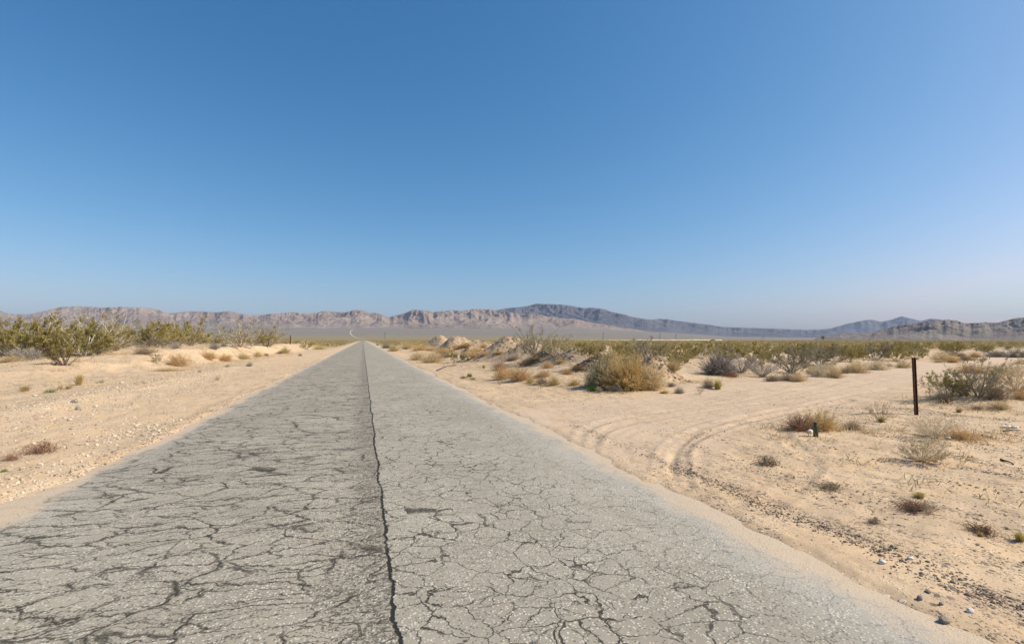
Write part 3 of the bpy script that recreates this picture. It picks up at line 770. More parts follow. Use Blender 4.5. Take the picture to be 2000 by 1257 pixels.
for nm, mt, w, nl in (('tan', 'tan', 1.8, 2.2), ('gold', 'gold', 1.6, 2.4), ('orange', 'orange', 1.8, 2.2), ('pale', 'pale', 1.7, 1.4), ('sage', 'sage', 1.8, 4.0), ('russet', 'russet', 2.0, .9), ('brown', 'brown', 2.0, 1.2), ('yellow', 'yellow', 1.7, 3.5), ('fresh', 'fresh', 1.6, 4), ('grdome', 'greyolive', 1.7, 3.6), ('greendome', 'green', 1.6, 4.5)):
    for v in range(2):
        sm = {'sage': 'stem_dead', 'yellow': 'tan', 'fresh': 'fresh', 'grdome': 'stem_dead', 'greendome': 'stem_grey'}.get(nm, mt)
        proto(f'{nm}{v}', lambda: dome(460+v*31+len(PROTO), w*(1.15 if v == 0 else 1.3), 430, .036, nl, 1.0, 1.0, .25 if v else -.15), M[sm], M[mt], ('twigs', 'seed_heads' if nm in ('tan', 'gold', 'orange', 'pale', 'russet', 'brown') else 'foliage'))
proto('airy', lambda: creosote(520, 1.9, 40, .5, .026, .7), M['pale'], M['pale'], ('twigs', 'seed_heads'))
proto('airygold', lambda: creosote(521, 1.7, 46, 1.1, .026, .75), M['tan'], M['pale'], ('twigs', 'seed_heads'))
proto('wispy', lambda: creosote(522, 2.0, 26, .12, .03, .7), M['brown'], M['brown'], ('twigs', 'seed_heads'))
proto('heapgold', lambda: dome(600, 1.7, 1300, .026, 3.4, .9, 1, .1, 1.5), M['gold'], M['gold'], ('twigs', 'seed_heads'))
proto('heaptan', lambda: dome(601, 1.7, 1000, .026, 3.0, .9, 1, -.1, 1.6), M['tan'], M['pale'], ('twigs', 'seed_heads'))
for nm, mt in (('tan', 'tan'), ('gold', 'gold'), ('yellow', 'yellow'), ('pale', 'pale')):
    proto('tuft_'+nm, lambda: tuft(540+len(PROTO), 1.0, 300), M[mt], None, ('blades',))
proto('tuft_wide', lambda: tuft(550, 1.7, 420, 1.0, .6), M['tan'], None, ('blades',))
proto('tangle0', lambda: tangle(560, 170, .20), M['russet'], None, ('stems',))
proto('tangle1', lambda: tangle(561, 120, .14), M['brown'], None, ('stems',))
proto('mat', lambda: matw(570), M['fresh'], M['fresh'])
WID = dict(cr0=1.35, cr1=1.5, cr2=1.7, cr3=1.4, cr4=1.9, cr5=1.6, cr6=1.3)
def extent(key):
    pts = np.concatenate([np.array([v.co for v in d.vertices]) for d in PROTO[key][0]])
    r = np.percentile(np.hypot(pts[:, 0], pts[:, 1]), 96); return 2*r, np.percentile(pts[:, 2], 99)
EXT = {k: extent(k) for k in PROTO}
def place(key, name, loc, w, h, label, cat, group=None, rz=None, single=None, tilt=0):
    datas, names = PROTO[key]; ew, eh = EXT[key]
    sc = (w/ew, w/ew, h/eh)
    if len(datas) == 1:
        o = bpy.data.objects.new(name, datas[0]); COL.objects.link(o)
    else:
        o = empty(name)
        for d, nme in zip(datas, names):
            c = bpy.data.objects.new(nme, d); COL.objects.link(c); c.parent = o
    o.location = loc; o.scale = sc; o.rotation_euler = (0, tilt, RNG.uniform(0, 2*PI) if rz is None else rz)
    return tag(o, label, cat, group)
GC, GD, GG, GW = 'creosote bushes around the road', 'dry brush clumps', 'grass tufts', 'small roadside weeds'
# proto, name, px, py of the foot, width, height (photo pixels), label
PLANTS = [
 # ---- left: row of creosote on the bank
 ('cr1', 'creosote_bush', 18, 697, 90, 72, 'olive creosote bush cut by the left edge of the view'),
 ('cr0', 'creosote_bush', 70, 697, 90, 80, 'tall olive creosote bush behind the round grey sagebrush at left'),
 ('crtree', 'creosote_bush', 126, 713, 64, 64, 'creosote bush with bare black forked trunk at the edge of the sand bank'),
 ('cr6', 'creosote_bush', 168, 694, 78, 80, 'tall olive creosote bush right of the black trunked one'),
 ('crtwig0', 'creosote_bush', 215, 684, 74, 70, 'tall twiggy see-through creosote bush beside two orange dry clumps'),
 ('cr3', 'creosote_bush', 247, 678, 46, 34, 'low olive bush between the twiggy creosote and the wide clump'),
 ('cr4', 'creosote_bush', 298, 678, 66, 50, 'left and lowest bush of the wide olive clump on the bank'),
 ('cr2', 'creosote_bush', 338, 677, 58, 50, 'middle bush of the wide olive clump on the bank'),
 ('cr5', 'creosote_bush', 375, 675, 58, 54, 'right and tallest bush of the wide olive clump on the bank'),
 ('crtwig1', 'creosote_bush', 468, 677, 74, 54, 'pale stemmed sparse creosote bush above the cut sand bank'),
 ('crtwig0', 'creosote_bush', 522, 676, 66, 40, 'low twiggy bush between the pale sparse bush and the thin far post'),
 ('gr0', 'creosote_bush', 150, 694, 60, 26, 'low grey brown thicket filling the gap right of the black trunk'),
 ('gr1', 'creosote_bush', 96, 692, 56, 24, 'low grey thicket behind the black trunk on the left bank'),
 ('gr2', 'creosote_bush', 192, 688, 60, 24, 'low grey thicket under the tall olive creosote on the left bank'),
 ('gr1', 'creosote_bush', 275, 679, 50, 18, 'low dark thicket at the left foot of the wide olive clump'),
 ('gr0', 'creosote_bush', 318, 679, 54, 20, 'low dark thicket under the middle of the wide olive clump'),
 ('gr2', 'creosote_bush', 8, 693, 54, 26, 'low thicket at the left edge under the creosote row'),
 ('sage0', 'sagebrush', 58, 703, 46, 24, 'round grey sagebrush at the foot of the left creosote row'),
 ('sage1', 'sagebrush', 344, 681, 20, 11, 'small pale grey sagebrush ball in front of the wide olive clump'),
 ('sage0', 'sagebrush', 420, 681, 24, 11, 'low grey sagebrush on the crest of the bare sand bank'),
 ('sage1', 'sagebrush', 437, 677, 16, 9, 'tiny grey sagebrush tucked under the pale stemmed bush'),
 ('brown0', 'dry_bush', 284, 690, 40, 14, 'low grey brown brush on the bank slope under the wide olive clump'),
 ('orange0', 'dry_bush', 92, 699, 18, 16, 'orange dry clump between grey sagebrush and black trunk'),
 ('orange1', 'dry_bush', 226, 684, 16, 13, 'orange dry ball at the foot of the twiggy see-through creosote'),
 ('orange0', 'dry_bush', 206, 685, 15, 9, 'flat orange dry clump left of the orange ball under the twiggy creosote'),
 ('grdome0', 'sagebrush', 105, 697, 18, 14, 'small dark green grey shrub left of the black trunk'),
 ('tan0', 'dry_bush', 20, 706, 44, 12, 'flat straw coloured brush at the left edge below the creosote row'),
 ('dead1', 'dead_shrub', 40, 700, 50, 22, 'tangled grey dead branches behind the round grey sagebrush'),
 # ---- left: foot of the bank
 ('cr2', 'small_shrub', 305, 709, 24, 19, 'small olive shrub alone on bare sand below the bank, with a long shadow'),
 ('orange1', 'dry_bush', 350, 714, 44, 26, 'tall orange tan dry brush heap on the bank slope'),
 ('tan1', 'dry_bush', 327, 724, 42, 7, 'flat strip of straw along the foot of the orange tan heap'),
 ('orange0', 'dry_bush', 408, 701, 30, 17, 'tan dry brush at the left end of the strip below the cut bank'),
 ('orange1', 'dry_bush', 437, 705, 36, 16, 'tan dry brush in the middle of the strip below the cut bank'),
 ('yellow0', 'small_shrub', 476, 701, 26, 12, 'bright yellow green shrub below the cut bank'),
 ('yellow1', 'small_shrub', 504, 697, 22, 11, 'yellowish shrub right of the bright yellow green one below the cut bank'),
 ('russet0', 'dry_bush', 521, 695, 10, 6, 'tiny red brown clump right of the yellowish shrub'),
 ('yellow0', 'small_shrub', 556, 690, 22, 13, 'yellow green bush on open sand below the thin far post'),
 ('russet1', 'dry_bush', 546, 691, 12, 7, 'dark brown clump touching the yellow green bush below the far post'),
 ('greendome0', 'small_weed', 586, 695, 9, 5, 'tiny dark green cushion alone near the road edge at left'),
 ('cr3', 'creosote_bush', 598, 682, 22, 15, 'small bush at the far end of the left sand bank'),
 ('yellow1', 'dry_bush', 624, 682, 26, 8, 'low yellow brush along the left road edge in the distance'),
 ('sage1', 'small_weed', 487, 715, 15, 8, 'pale grey weed lying on sand beneath the cut bank'),
 ('sage0', 'small_weed', 444, 716, 10, 4, 'faint grey weed left of the pale grey one'),
 ('greendome1', 'small_weed', 390, 727, 6, 4, 'dot of green weed on the gravel edge'),
 ('airygold', 'small_weed', 425, 742, 10, 10, 'small grey green weed with a shadow alone on smooth sand'),
 ('tuft_gold', 'grass_tuft', 155, 752, 17, 24, 'upright golden grass tuft on the left sand'),
 ('tuft_tan', 'grass_tuft', 135, 759, 18, 9, 'short tan tuft just left below the upright golden tuft'),
 ('tuft_wide', 'grass_tuft', 48, 764, 26, 14, 'sprawling tan tuft farthest left on the gravel bank'),
 ('tuft_tan', 'grass_tuft', 117, 761, 13, 9, 'thin tan tuft right of the green mat'),
 ('tuft_pale', 'grass_tuft', 196, 748, 20, 7, 'faint pale tuft right of the upright golden tuft'),
 ('mat', 'green_weed', 98, 766, 19, 7, 'bright green mat of weed on the gravel bank'),
 ('mat', 'green_weed', 8, 921, 13, 7, 'bright green sprout at the left edge near the road'),
 ('tangle0', 'dead_weed', 80, 884, 62, 20, 'red brown wiry dead weed sprawled on the left shoulder'),
 ('tangle0', 'dead_weed', 22, 898, 40, 11, 'flat red brown dead weed at the left edge beside the green sprout'),
 # ---- right: along the road
 ('yellow0', 'small_shrub', 769, 686, 24, 13, 'yellow green ball by the right road edge, farthest of the roadside brush'),
 ('tan0', 'dry_bush', 797, 681, 26, 14, 'pale tan ball behind the yellow green ball by the road'),
 ('grdome0', 'small_shrub', 755, 680, 24, 10, 'low olive brush between road and yellow green ball'),
 ('gold1', 'dry_bush', 820, 684, 32, 11, 'flat golden brush left of the smooth sandy heap'),
 ('tan1', 'dry_bush', 815, 703, 32, 18, 'left of two straw coloured domes by the road'),
 ('tan0', 'dry_bush', 844, 708, 44, 22, 'right and larger of two straw coloured domes by the road'),
 ('crgreen0', 'creosote_bush', 896, 707, 44, 32, 'dark green shrub in front of the spoil heaps'),
 ('gold0', 'dry_bush', 924, 697, 28, 14, 'golden brush touching the right of the dark green shrub'),
 ('orange0', 'dry_bush', 946, 694, 16, 8, 'low orange brush at the left foot of the peaked heap'),
 ('gold1', 'dry_bush', 866, 690, 40, 12, 'golden brush on the slope of the stony two humped heap'),
 ('orange1', 'dry_bush', 893, 681, 28, 9, 'orange brush high between the stony heap and the low rounded heap'),
 ('brown1', 'dry_bush', 867, 699, 26, 12, 'brown brush behind the larger straw dome'),
 ('gold0', 'dry_bush', 944, 679, 14, 8, 'golden clump in the gap left of the peaked heap'),
 ('gold0', 'dry_bush', 975, 690, 22, 6, 'thin golden brush on the face of the peaked heap'),
 ('tuft_yellow', 'grass_tuft', 945, 719, 8, 8, 'single yellow tuft on bare soil left of the orange brush'),
 ('fresh0', 'green_weed', 917, 736, 13, 8, 'fresh green weed on the right road shoulder'),
 ('grdome1', 'green_weed', 905, 739, 14, 6, 'dull green weed left of the fresh green one'),
 ('brown0', 'dry_bush', 923, 742, 11, 6, 'small brown weed below the fresh green one'),
 ('orange0', 'dry_bush', 983, 740, 40, 28, 'left half of the orange brush in front of the rubble'),
 ('orange1', 'dry_bush', 1016, 743, 50, 30, 'right half of the orange brush in front of the rubble'),
 ('russet0', 'dry_bush', 977, 722, 30, 18, 'red brown brush poking up behind the orange brush'),
 ('yellow1', 'small_shrub', 1036, 748, 18, 13, 'yellow green tuft at the right foot of the orange brush'),
 ('brown0', 'dry_bush', 1060, 750, 26, 16, 'grey brown brush between two yellow green tufts'),
 ('yellow0', 'small_shrub', 1083, 752, 26, 20, 'largest yellow green tuft right of the orange brush'),
 ('orange1', 'dry_bush', 1071, 719, 24, 14, 'orange brush on top of the dark rubble heap'),
 ('gold0', 'dry_bush', 1094, 709, 18, 10, 'golden clump right of the orange brush on the rubble'),
 ('orange0', 'dry_bush', 1108, 731, 22, 12, 'orange clump on the slope beside dark clods'),
 ('brown1', 'dry_bush', 1028, 713, 40, 16, 'grey brown thicket at the foot of the gravel shoulder'),
 ('orange0', 'dry_bush', 1060, 735, 30, 12, 'faded orange brush between rubble heap and yellow green tufts'),
 ('gold1', 'dry_bush', 1122, 752, 24, 12, 'low golden brush left of the shadow of the big bush'),
 ('wispy', 'dead_weed', 976, 752, 14, 14, 'pinkish wispy dead weed in front of the orange brush'),
 ('crtwig1', 'creosote_bush', 1045, 694, 96, 58, 'big pale twiggy creosote rising behind the peaked heap'),
 ('crtwig0', 'creosote_bush', 1085, 697, 66, 44, 'twiggy creosote right of the big pale one behind the heaps'),
 ('cr4', 'creosote_bush', 1150, 703, 70, 34, 'olive creosote behind the low grey rubble heap'),
 ('cr2', 'creosote_bush', 1205, 704, 60, 30, 'olive creosote behind the top of the big golden bush'),
 ('yellow0', 'small_shrub', 1195, 706, 54, 22, 'yellow green shrub peeping over the big golden bush'),
 ('gr2', 'creosote_bush', 1262, 706, 88, 46, 'grey branched bush right behind the eroded earth heap'),
 ('yellow1', 'small_shrub', 1315, 724, 32, 22, 'lone yellow green shrub right of the eroded earth heap'),
 ('gold1', 'dry_bush', 845, 684, 30, 8, 'golden grass strip at the foot of the leftmost smooth heap'),
 ('orange1', 'dry_bush', 912, 676, 26, 8, 'orange brush on the crest between the stony heap and the peaked heap'),
 ('gold0', 'dry_bush', 932, 687, 34, 9, 'golden brush along the foot between the stony and the peaked heap'),
 ('brown0', 'dry_bush', 1002, 702, 30, 9, 'brown brush low on the right face of the peaked heap'),
 ('gold1', 'dry_bush', 1046, 703, 30, 9, 'golden grass on the gravel shoulder right of the peaked heap'),
 ('orange0', 'dry_bush', 1130, 720, 30, 10, 'orange grass on the low grey rubble heap'),
 # ---- the big bush heap
 ('greendome0', 'green_bush', 1166, 757, 56, 38, 'dark green left side of the big golden bush heap'),
 ('greendome1', 'green_bush', 1180, 756, 56, 60, 'bright green bush crowning the left of the big heap'),
 ('heapgold', 'dry_bush', 1224, 759, 100, 64, 'big golden dry bush, the largest by the track'),
 ('heaptan', 'dry_bush', 1186, 757, 66, 52, 'brownish tan bush between green side and big golden bush'),
 ('heaptan', 'dry_bush', 1268, 760, 66, 50, 'greyish tan bush leaning on the right of the big golden bush'),
 ('gold1', 'dry_bush', 1231, 762, 30, 22, 'small orange gold ball at the foot of the big golden bush'),
 ('fresh0', 'green_weed', 1158, 763, 26, 10, 'low green weed at the left foot of the big heap'),
 ('tuft_pale', 'grass_tuft', 1170, 766, 12, 12, 'pale tuft in the shade at the left foot of the big heap'),
 ('tuft_tan', 'grass_tuft', 1191, 764, 11, 12, 'tan tuft beside the half buried boulder'),
 ('tuft_yellow', 'grass_tuft', 1297, 768, 26, 6, 'yellow grass spread in front of the greyish tan bush'),
 ('sage0', 'small_weed', 1326, 768, 24, 12, 'grey green cushion right of the big bush heap'),
 ('brown1', 'dry_bush', 1312, 754, 18, 8, 'small brown clump on the foot of the eroded heap'),
 ('brown0', 'dry_bush', 1384, 757, 24, 20, 'brown dry weed left of a yellow tuft above the track'),
 ('tuft_yellow', 'grass_tuft', 1402, 760, 20, 20, 'yellow tuft on the slope below the grey dead dome'),
 ('wispy', 'dead_weed', 1366, 770, 20, 16, 'thin dead weed near the track below the grey dead dome'),
 # ---- far bank of the dirt track
 ('dead0', 'dead_shrub', 1404, 731, 74, 42, 'dense grey dead brush dome, the darkest above the track'),
 ('dead1', 'dead_shrub', 1448, 728, 72, 38, 'tangled grey dead branches right of the dark dome'),
 ('dead1', 'dead_shrub', 1490, 736, 66, 34, 'spiky grey dead branches sloping down to the track'),
 ('gr1', 'creosote_bush', 1546, 728, 84, 46, 'arching grey shrub in the middle of the track bank'),
 ('gr0', 'creosote_bush', 1602, 716, 92, 44, 'wide grey olive shrub with a dark underside above the straw clumps'),
 ('gr2', 'creosote_bush', 1568, 708, 70, 34, 'grey shrub behind the arching one on the track bank'),
 ('russet0', 'dry_bush', 1430, 736, 26, 12, 'brown dry brush under the right of the dark dome'),
 ('tan0', 'dry_bush', 1424, 731, 16, 14, 'pale tuft caught at the front of the dark dome'),
 ('brown0', 'dry_bush', 1540, 742, 40, 16, 'brown brush spilling down the bank below the arching shrub'),
 ('brown1', 'dry_bush', 1508, 744, 34, 14, 'grey brown brush at the track edge left of the arching shrub'),
 ('tan1', 'dry_bush', 1560, 744, 34, 18, 'tan brush at the track edge below the arching shrub'),
 ('yellow0', 'small_shrub', 1583, 730, 18, 16, 'yellow green clump right of the arching shrub'),
 ('pale1', 'dry_bush', 1603, 736, 42, 26, 'pale straw clump left of the dark centred straw dome'),
 ('tan0', 'dry_bush', 1630, 738, 32, 26, 'straw dome with a dark shaded side at the track edge'),
 ('pale0', 'dry_bush', 1610, 722, 36, 14, 'pale straw on the bank between grey shrub and straw clumps'),
 ('brown0', 'dry_bush', 1650, 729, 22, 14, 'small brown clump left of the long straw clump'),
 ('tan1', 'dry_bush', 1675, 728, 44, 26, 'left of the long pair of straw clumps at the track edge'),
 ('pale1', 'dry_bush', 1712, 722, 44, 24, 'right of the long pair of straw clumps at the track edge'),
 ('tan0', 'dry_bush', 1764, 718, 30, 16, 'straw clump left of the rusty post'),
 ('russet1', 'dry_bush', 1738, 716, 12, 7, 'little russet clump between straw clumps by the track'),
 ('cr4', 'creosote_bush', 1662, 707, 62, 32, 'grey olive creosote above the long straw clumps'),
 ('gr0', 'creosote_bush', 1712, 703, 66, 34, 'grey creosote straight behind the rusty post row of brush'),
 ('cr5', 'creosote_bush', 1752, 705, 62, 34, 'olive creosote with a dark foot left of the rusty post'),
 ('cr2', 'creosote_bush', 1790, 701, 50, 30, 'olive creosote standing behind the top of the rusty post'),
 ('cr3', 'creosote_bush', 1470, 707, 62, 40, 'olive creosote standing alone behind the tangled grey branches'),
 ('cr1', 'creosote_bush', 1370, 700, 60, 30, 'olive creosote at the left of the pale sand gap'),
 # ---- across the track
 ('tan0', 'dry_bush', 1845, 706, 44, 20, 'straw mound across the track right of the post top'),
 ('gold0', 'dry_bush', 1862, 708, 24, 15, 'golden clump at the right of the straw mound across the track'),
 ('tan1', 'dry_bush', 1834, 708, 20, 7, 'flat straw clump under the straw mound across the track'),
 ('russet0', 'dry_bush', 1881, 704, 24, 13, 'brown clump in the brush line across the track'),
 ('orange0', 'dry_bush', 1905, 698, 20, 12, 'orange ball in the brush line across the track'),
 ('yellow1', 'dry_bush', 1896, 704, 18, 9, 'yellow clump under the orange ball across the track'),
 ('brown0', 'dry_bush', 1868, 695, 30, 10, 'brown brush behind the straw mound across the track'),
 ('crgreen0', 'small_shrub', 1920, 706, 16, 12, 'small green bush on a stalk across the track'),
 ('sage1', 'sagebrush', 1945, 697, 46, 14, 'dark grey brush line at the right behind the track'),
 ('sage0', 'sagebrush', 1985, 698, 54, 18, 'dark grey brush with a pale top at the right edge behind the track'),
 ('orange1', 'dry_bush', 1992, 711, 20, 12, 'orange clump at the right edge by the track'),
 # ---- right cluster beside the post
 ('crgreen1', 'creosote_bush', 1846, 778, 94, 54, 'green grey spreading bush right beside the rusty post'),
 ('crtwig1', 'creosote_bush', 1912, 776, 92, 84, 'taller grey twiggy bush in the middle of the cluster right of the post'),
 ('gr1', 'creosote_bush', 1880, 772, 80, 44, 'low grey bush filling the middle of the cluster right of the post'),
 ('airygold', 'dry_bush', 1985, 764, 90, 60, 'tall straw coloured bush at the right edge of the cluster'),
 ('orange0', 'dry_bush', 1900, 728, 60, 18, 'orange straw brush behind the cluster right of the post'),
 ('tan1', 'dry_bush', 1950, 730, 70, 20, 'tan straw brush behind the tall straw bush at right'),
 ('brown1', 'dry_bush', 1948, 780, 46, 34, 'grey brown thicket low between twiggy bush and straw bush'),
 ('russet0', 'dry_bush', 1848, 786, 24, 16, 'russet clump under the green grey spreading bush'),
 ('pale0', 'dry_bush', 1835, 779, 20, 14, 'pale tuft under the left of the green grey spreading bush'),
 ('tan0', 'dry_bush', 1953, 798, 36, 16, 'tan clump with a long dark shadow below the cluster'),
 ('orange1', 'dry_bush', 1994, 780, 30, 22, 'orange brush at the right edge below the straw bush'),
 ('russet1', 'dry_bush', 1907, 799, 18, 7, 'flat russet clump on sand below the cluster'),
 ('tuft_gold', 'grass_tuft', 1873, 805, 14, 9, 'small golden tuft on sand right of the post foot'),
 ('tuft_yellow', 'grass_tuft', 1888, 772, 14, 8, 'yellow tuft on the sand lip under the cluster'),
 # ---- right foreground
 ('russet0', 'dry_bush', 1561, 841, 60, 36, 'russet left half of the bush behind the bottle'),
 ('gold0', 'dry_bush', 1600, 838, 60, 38, 'golden right half of the bush behind the bottle'),
 ('brown0', 'dry_bush', 1664, 839, 34, 16, 'small brown bush right of the bush behind the bottle'),
 ('wispy', 'dead_weed', 1722, 823, 62, 40, 'faint wispy dead weed left of the rusty post'),
 ('tuft_yellow', 'grass_tuft', 1722, 824, 18, 10, 'small yellow tuft inside the wispy weed left of the post'),
 ('airy', 'dry_bush', 1826, 855, 86, 46, 'airy pale brush in front of the rusty post'),
 ('orange1', 'dry_bush', 1880, 856, 60, 20, 'low orange straw right of the airy pale brush'),
 ('airygold', 'dry_bush', 1800, 902, 74, 46, 'rounded straw bush with green foot on the right foreground'),
 ('tangle0', 'dead_weed', 1782, 996, 90, 17, 'dark red brown dead weed sprawled on dark grit'),
 ('wispy', 'dead_weed', 1812, 1003, 40, 26, 'thin brown twigs at the right of the dark red weed'),
 ('tangle1', 'dead_weed', 1622, 955, 62, 12, 'flat brown dead weed on smooth sand'),
 ('tangle1', 'dead_weed', 1500, 908, 48, 18, 'brown dead weed on the dark patch beside the ruts'),
 ('tangle0', 'dead_weed', 1918, 1042, 60, 17, 'brown dead weed above a tiny yellow tuft'),
 ('tuft_yellow', 'grass_tuft', 1916, 1047, 13, 9, 'tiny yellow tuft under the brown dead weed'),
 ('tuft_yellow', 'grass_tuft', 1992, 1056, 26, 18, 'bright yellow tuft at the right edge'),
 ('tuft_yellow', 'grass_tuft', 1796, 972, 26, 12, 'yellow tuft behind the dark red weed'),
 ('tangle1', 'dead_weed', 1706, 1022, 26, 10, 'little curl of dead weed on bare sand left of the dark red weed'),
]
for pr, nm, px, py, w, h, lab in PLANTS:
    p = at(px, py); Y = p.y
    if nm == 'creosote_bush' and px < 560 and pr != 'crtree': w *= 1.4; h *= 1.0
    if nm == 'dry_bush' and not pr.startswith('heap'): w *= 1.2
    cat = {'creosote_bush': 'bush', 'green_bush': 'bush', 'dry_bush': 'dry bush', 'sagebrush': 'sagebrush', 'dead_shrub': 'dead shrub', 'small_shrub': 'shrub', 'small_weed': 'weed',
           'green_weed': 'weed', 'dead_weed': 'dead weed', 'grass_tuft': 'grass tuft'}[nm]
    grp = {'creosote_bush': GC, 'green_bush': GC, 'dry_bush': GD, 'sagebrush': GC, 'dead_shrub': GD, 'small_shrub': GC, 'small_weed': GW, 'green_weed': GW, 'dead_weed': GW, 'grass_tuft': GG}[nm]
    place(pr, nm, p, w*Y/F, h*Y/F, lab, cat, grp, rz=(0.3*RNG.normal() if pr in ('crtree',) else None))

# ---- creosote of the open plain, one by one while they can be told apart
taken = [at(p[2], p[3]).xy for p in PLANTS]
def open_spot(x, y):
    u, s = us(x, y)
    if -16 < u < 17: return False
    if u < 0 and (u > -21 or (s < 60 and u > -19)): return False
    d, sd = polydist(np.array([x]), np.array([y]), DIRT)
    if d[0] < 6.5: return False
    if u > 0 and sd[0] > 0: return y > 38 and d[0] > 9
    return True
for px, py, w, h in [(-30, 690, 80, 60), (40, 688, 80, 56), (98, 688, 74, 60), (140, 686, 80, 62), (190, 682, 66, 50), (232, 679, 60, 40), (272, 677, 60, 36), (318, 675, 66, 40), (355, 674, 60, 40), (410, 674, 50, 22), (495, 674, 60, 26)]:
    p = at(px, py); Y = p.y+2.5; x = p.x*(Y/p.y)
    place(['cr0', 'cr4', 'cr2', 'cr5', 'cr1'][int(px) % 5], 'creosote_bush', (x, Y, h1(x, Y)), w*1.2*Y/F, h*Y/F, 'olive creosote bush half hidden behind the front row on the left bank', 'bush', 'second row of creosote on the left bank')
    taken.append(Vector((x, Y)))
ZONES = [
 ('right_near', 105, 30, 78, 17, 120, 'olive creosote bush on the plain behind the spoil heaps and the track bank', 'creosote on the near right plain'),
 ('right_far', 110, 78, 150, 17, 250, 'small far olive creosote bush in the band of scrub across the right plain', 'creosote on the far right plain'),
 ('left', 65, 40, 140, -200, -21, 'far olive creosote bush on the plain beyond the left sand bank', 'creosote beyond the left bank'),
]
plain_pts = []
for zn, count, r0, r1, u0, u1, lab, grp in ZONES:
    made = 0; tries = 0; mind = 2.6 if zn == 'right_near' else 3.4
    while made < count and tries < 30000:
        tries += 1
        px = RNG.uniform(-20, 2020); r = math.sqrt(RNG.uniform(r0*r0, r1*r1)); d = ray(px, HOR); x, y = d[0]*r, r
        u, s = us(x, y)
        if not (u0 < u < u1) or not open_spot(x, y): continue
        if any((x-a)**2+(y-b)**2 < mind**2 for a, b in plain_pts) or any((x-t[0])**2+(y-t[1])**2 < 1.6**2 for t in taken): continue
        plain_pts.append((x, y)); made += 1
        key = ['cr0', 'cr1', 'cr2', 'cr3', 'cr4', 'cr5', 'cr6', 'gr0', 'gr2', 'crtwig1'][RNG.integers(10)]
        hh = RNG.uniform(.75, 1.45)
        if u < 0: hh *= 1.1
        place(key, 'creosote_bush', (x, y, h1(x, y)), hh*RNG.uniform(1.5, 2.2), hh, lab, 'bush', grp)

# ---- the rest of the plain: scrub that reads as one mass
def scrub():
    g = np.random.default_rng(77); XY = []; 
    for r0, r1, n, uu in ((85, 300, 5200, 15), (300, 900, 9000, 17), (900, 1900, 7000, 22)):
        px = g.uniform(-160, 2160, n*2); r = np.sqrt(g.uniform(r0*r0, r1*r1, n*2))
        x = (px-CX)/F*r; y = r; u, s = us(x, y)
        lim = np.where(s > 105, 6.8+3*sst(160, 105, s), uu); k = (u > lim+1) | (u < -np.where(s > 105, lim, uu+6))
        d, sd = polydist(x, y, DIRT); k &= d > 6
        x, y = x[k][:n], y[k][:n]; XY.append(np.stack([x, y, np.full(len(x), r0)], 1))
    XY = np.concatenate(XY); z = height(XY[:, 0], XY[:, 1])
    out = Geo()
    for r0, q in ((85, 60), (300, 22), (900, 10)):
        m = XY[:, 2] == r0; P = XY[m]; zz = z[m]; n = len(P)
        if r0 == 85:
            keep = np.ones(n, bool)
            pp = np.array(plain_pts)
            for i in range(n):
                if np.min((pp[:, 0]-P[i, 0])**2+(pp[:, 1]-P[i, 1])**2) < 3: keep[i] = False
            P, zz = P[keep], zz[keep]; n = len(P)
        hh = g.uniform(.6, 1.4, n); w = hh*g.uniform(.75, 1.15, n)*(1 if r0 == 85 else 1.5 if r0 == 300 else 2.5)
        id_ = np.repeat(np.arange(n), q); v = g.normal(size=(n*q, 3)); v /= np.linalg.norm(v, axis=1, keepdims=True); v *= (g.uniform(0, 1, n*q)**.4)[:, None]
        C = np.stack([P[id_, 0]+v[:, 0]*w[id_], P[id_, 1]+v[:, 1]*w[id_], zz[id_]+hh[id_]*(.55+.5*v[:, 2])], 1)
        vv = np.clip(g.normal(.5, .2, n)[id_]+g.normal(0, .15, n*q), 0, 1)
        leaves(out, C, {85: .26, 300: .50, 900: 1.0}[r0]*g.uniform(.6, 1.4, n*q), vv, g, .6)
    o = out.build('scrub', M['scrub'])
    return tag(o, 'band of olive brown creosote scrub stretching across the far plain', 'scrub', None, 'stuff')
M['scrub'] = plant_mat('scrub_far', (.32, .24, .095), (.52, .40, .19), 0, .3)
scrub()

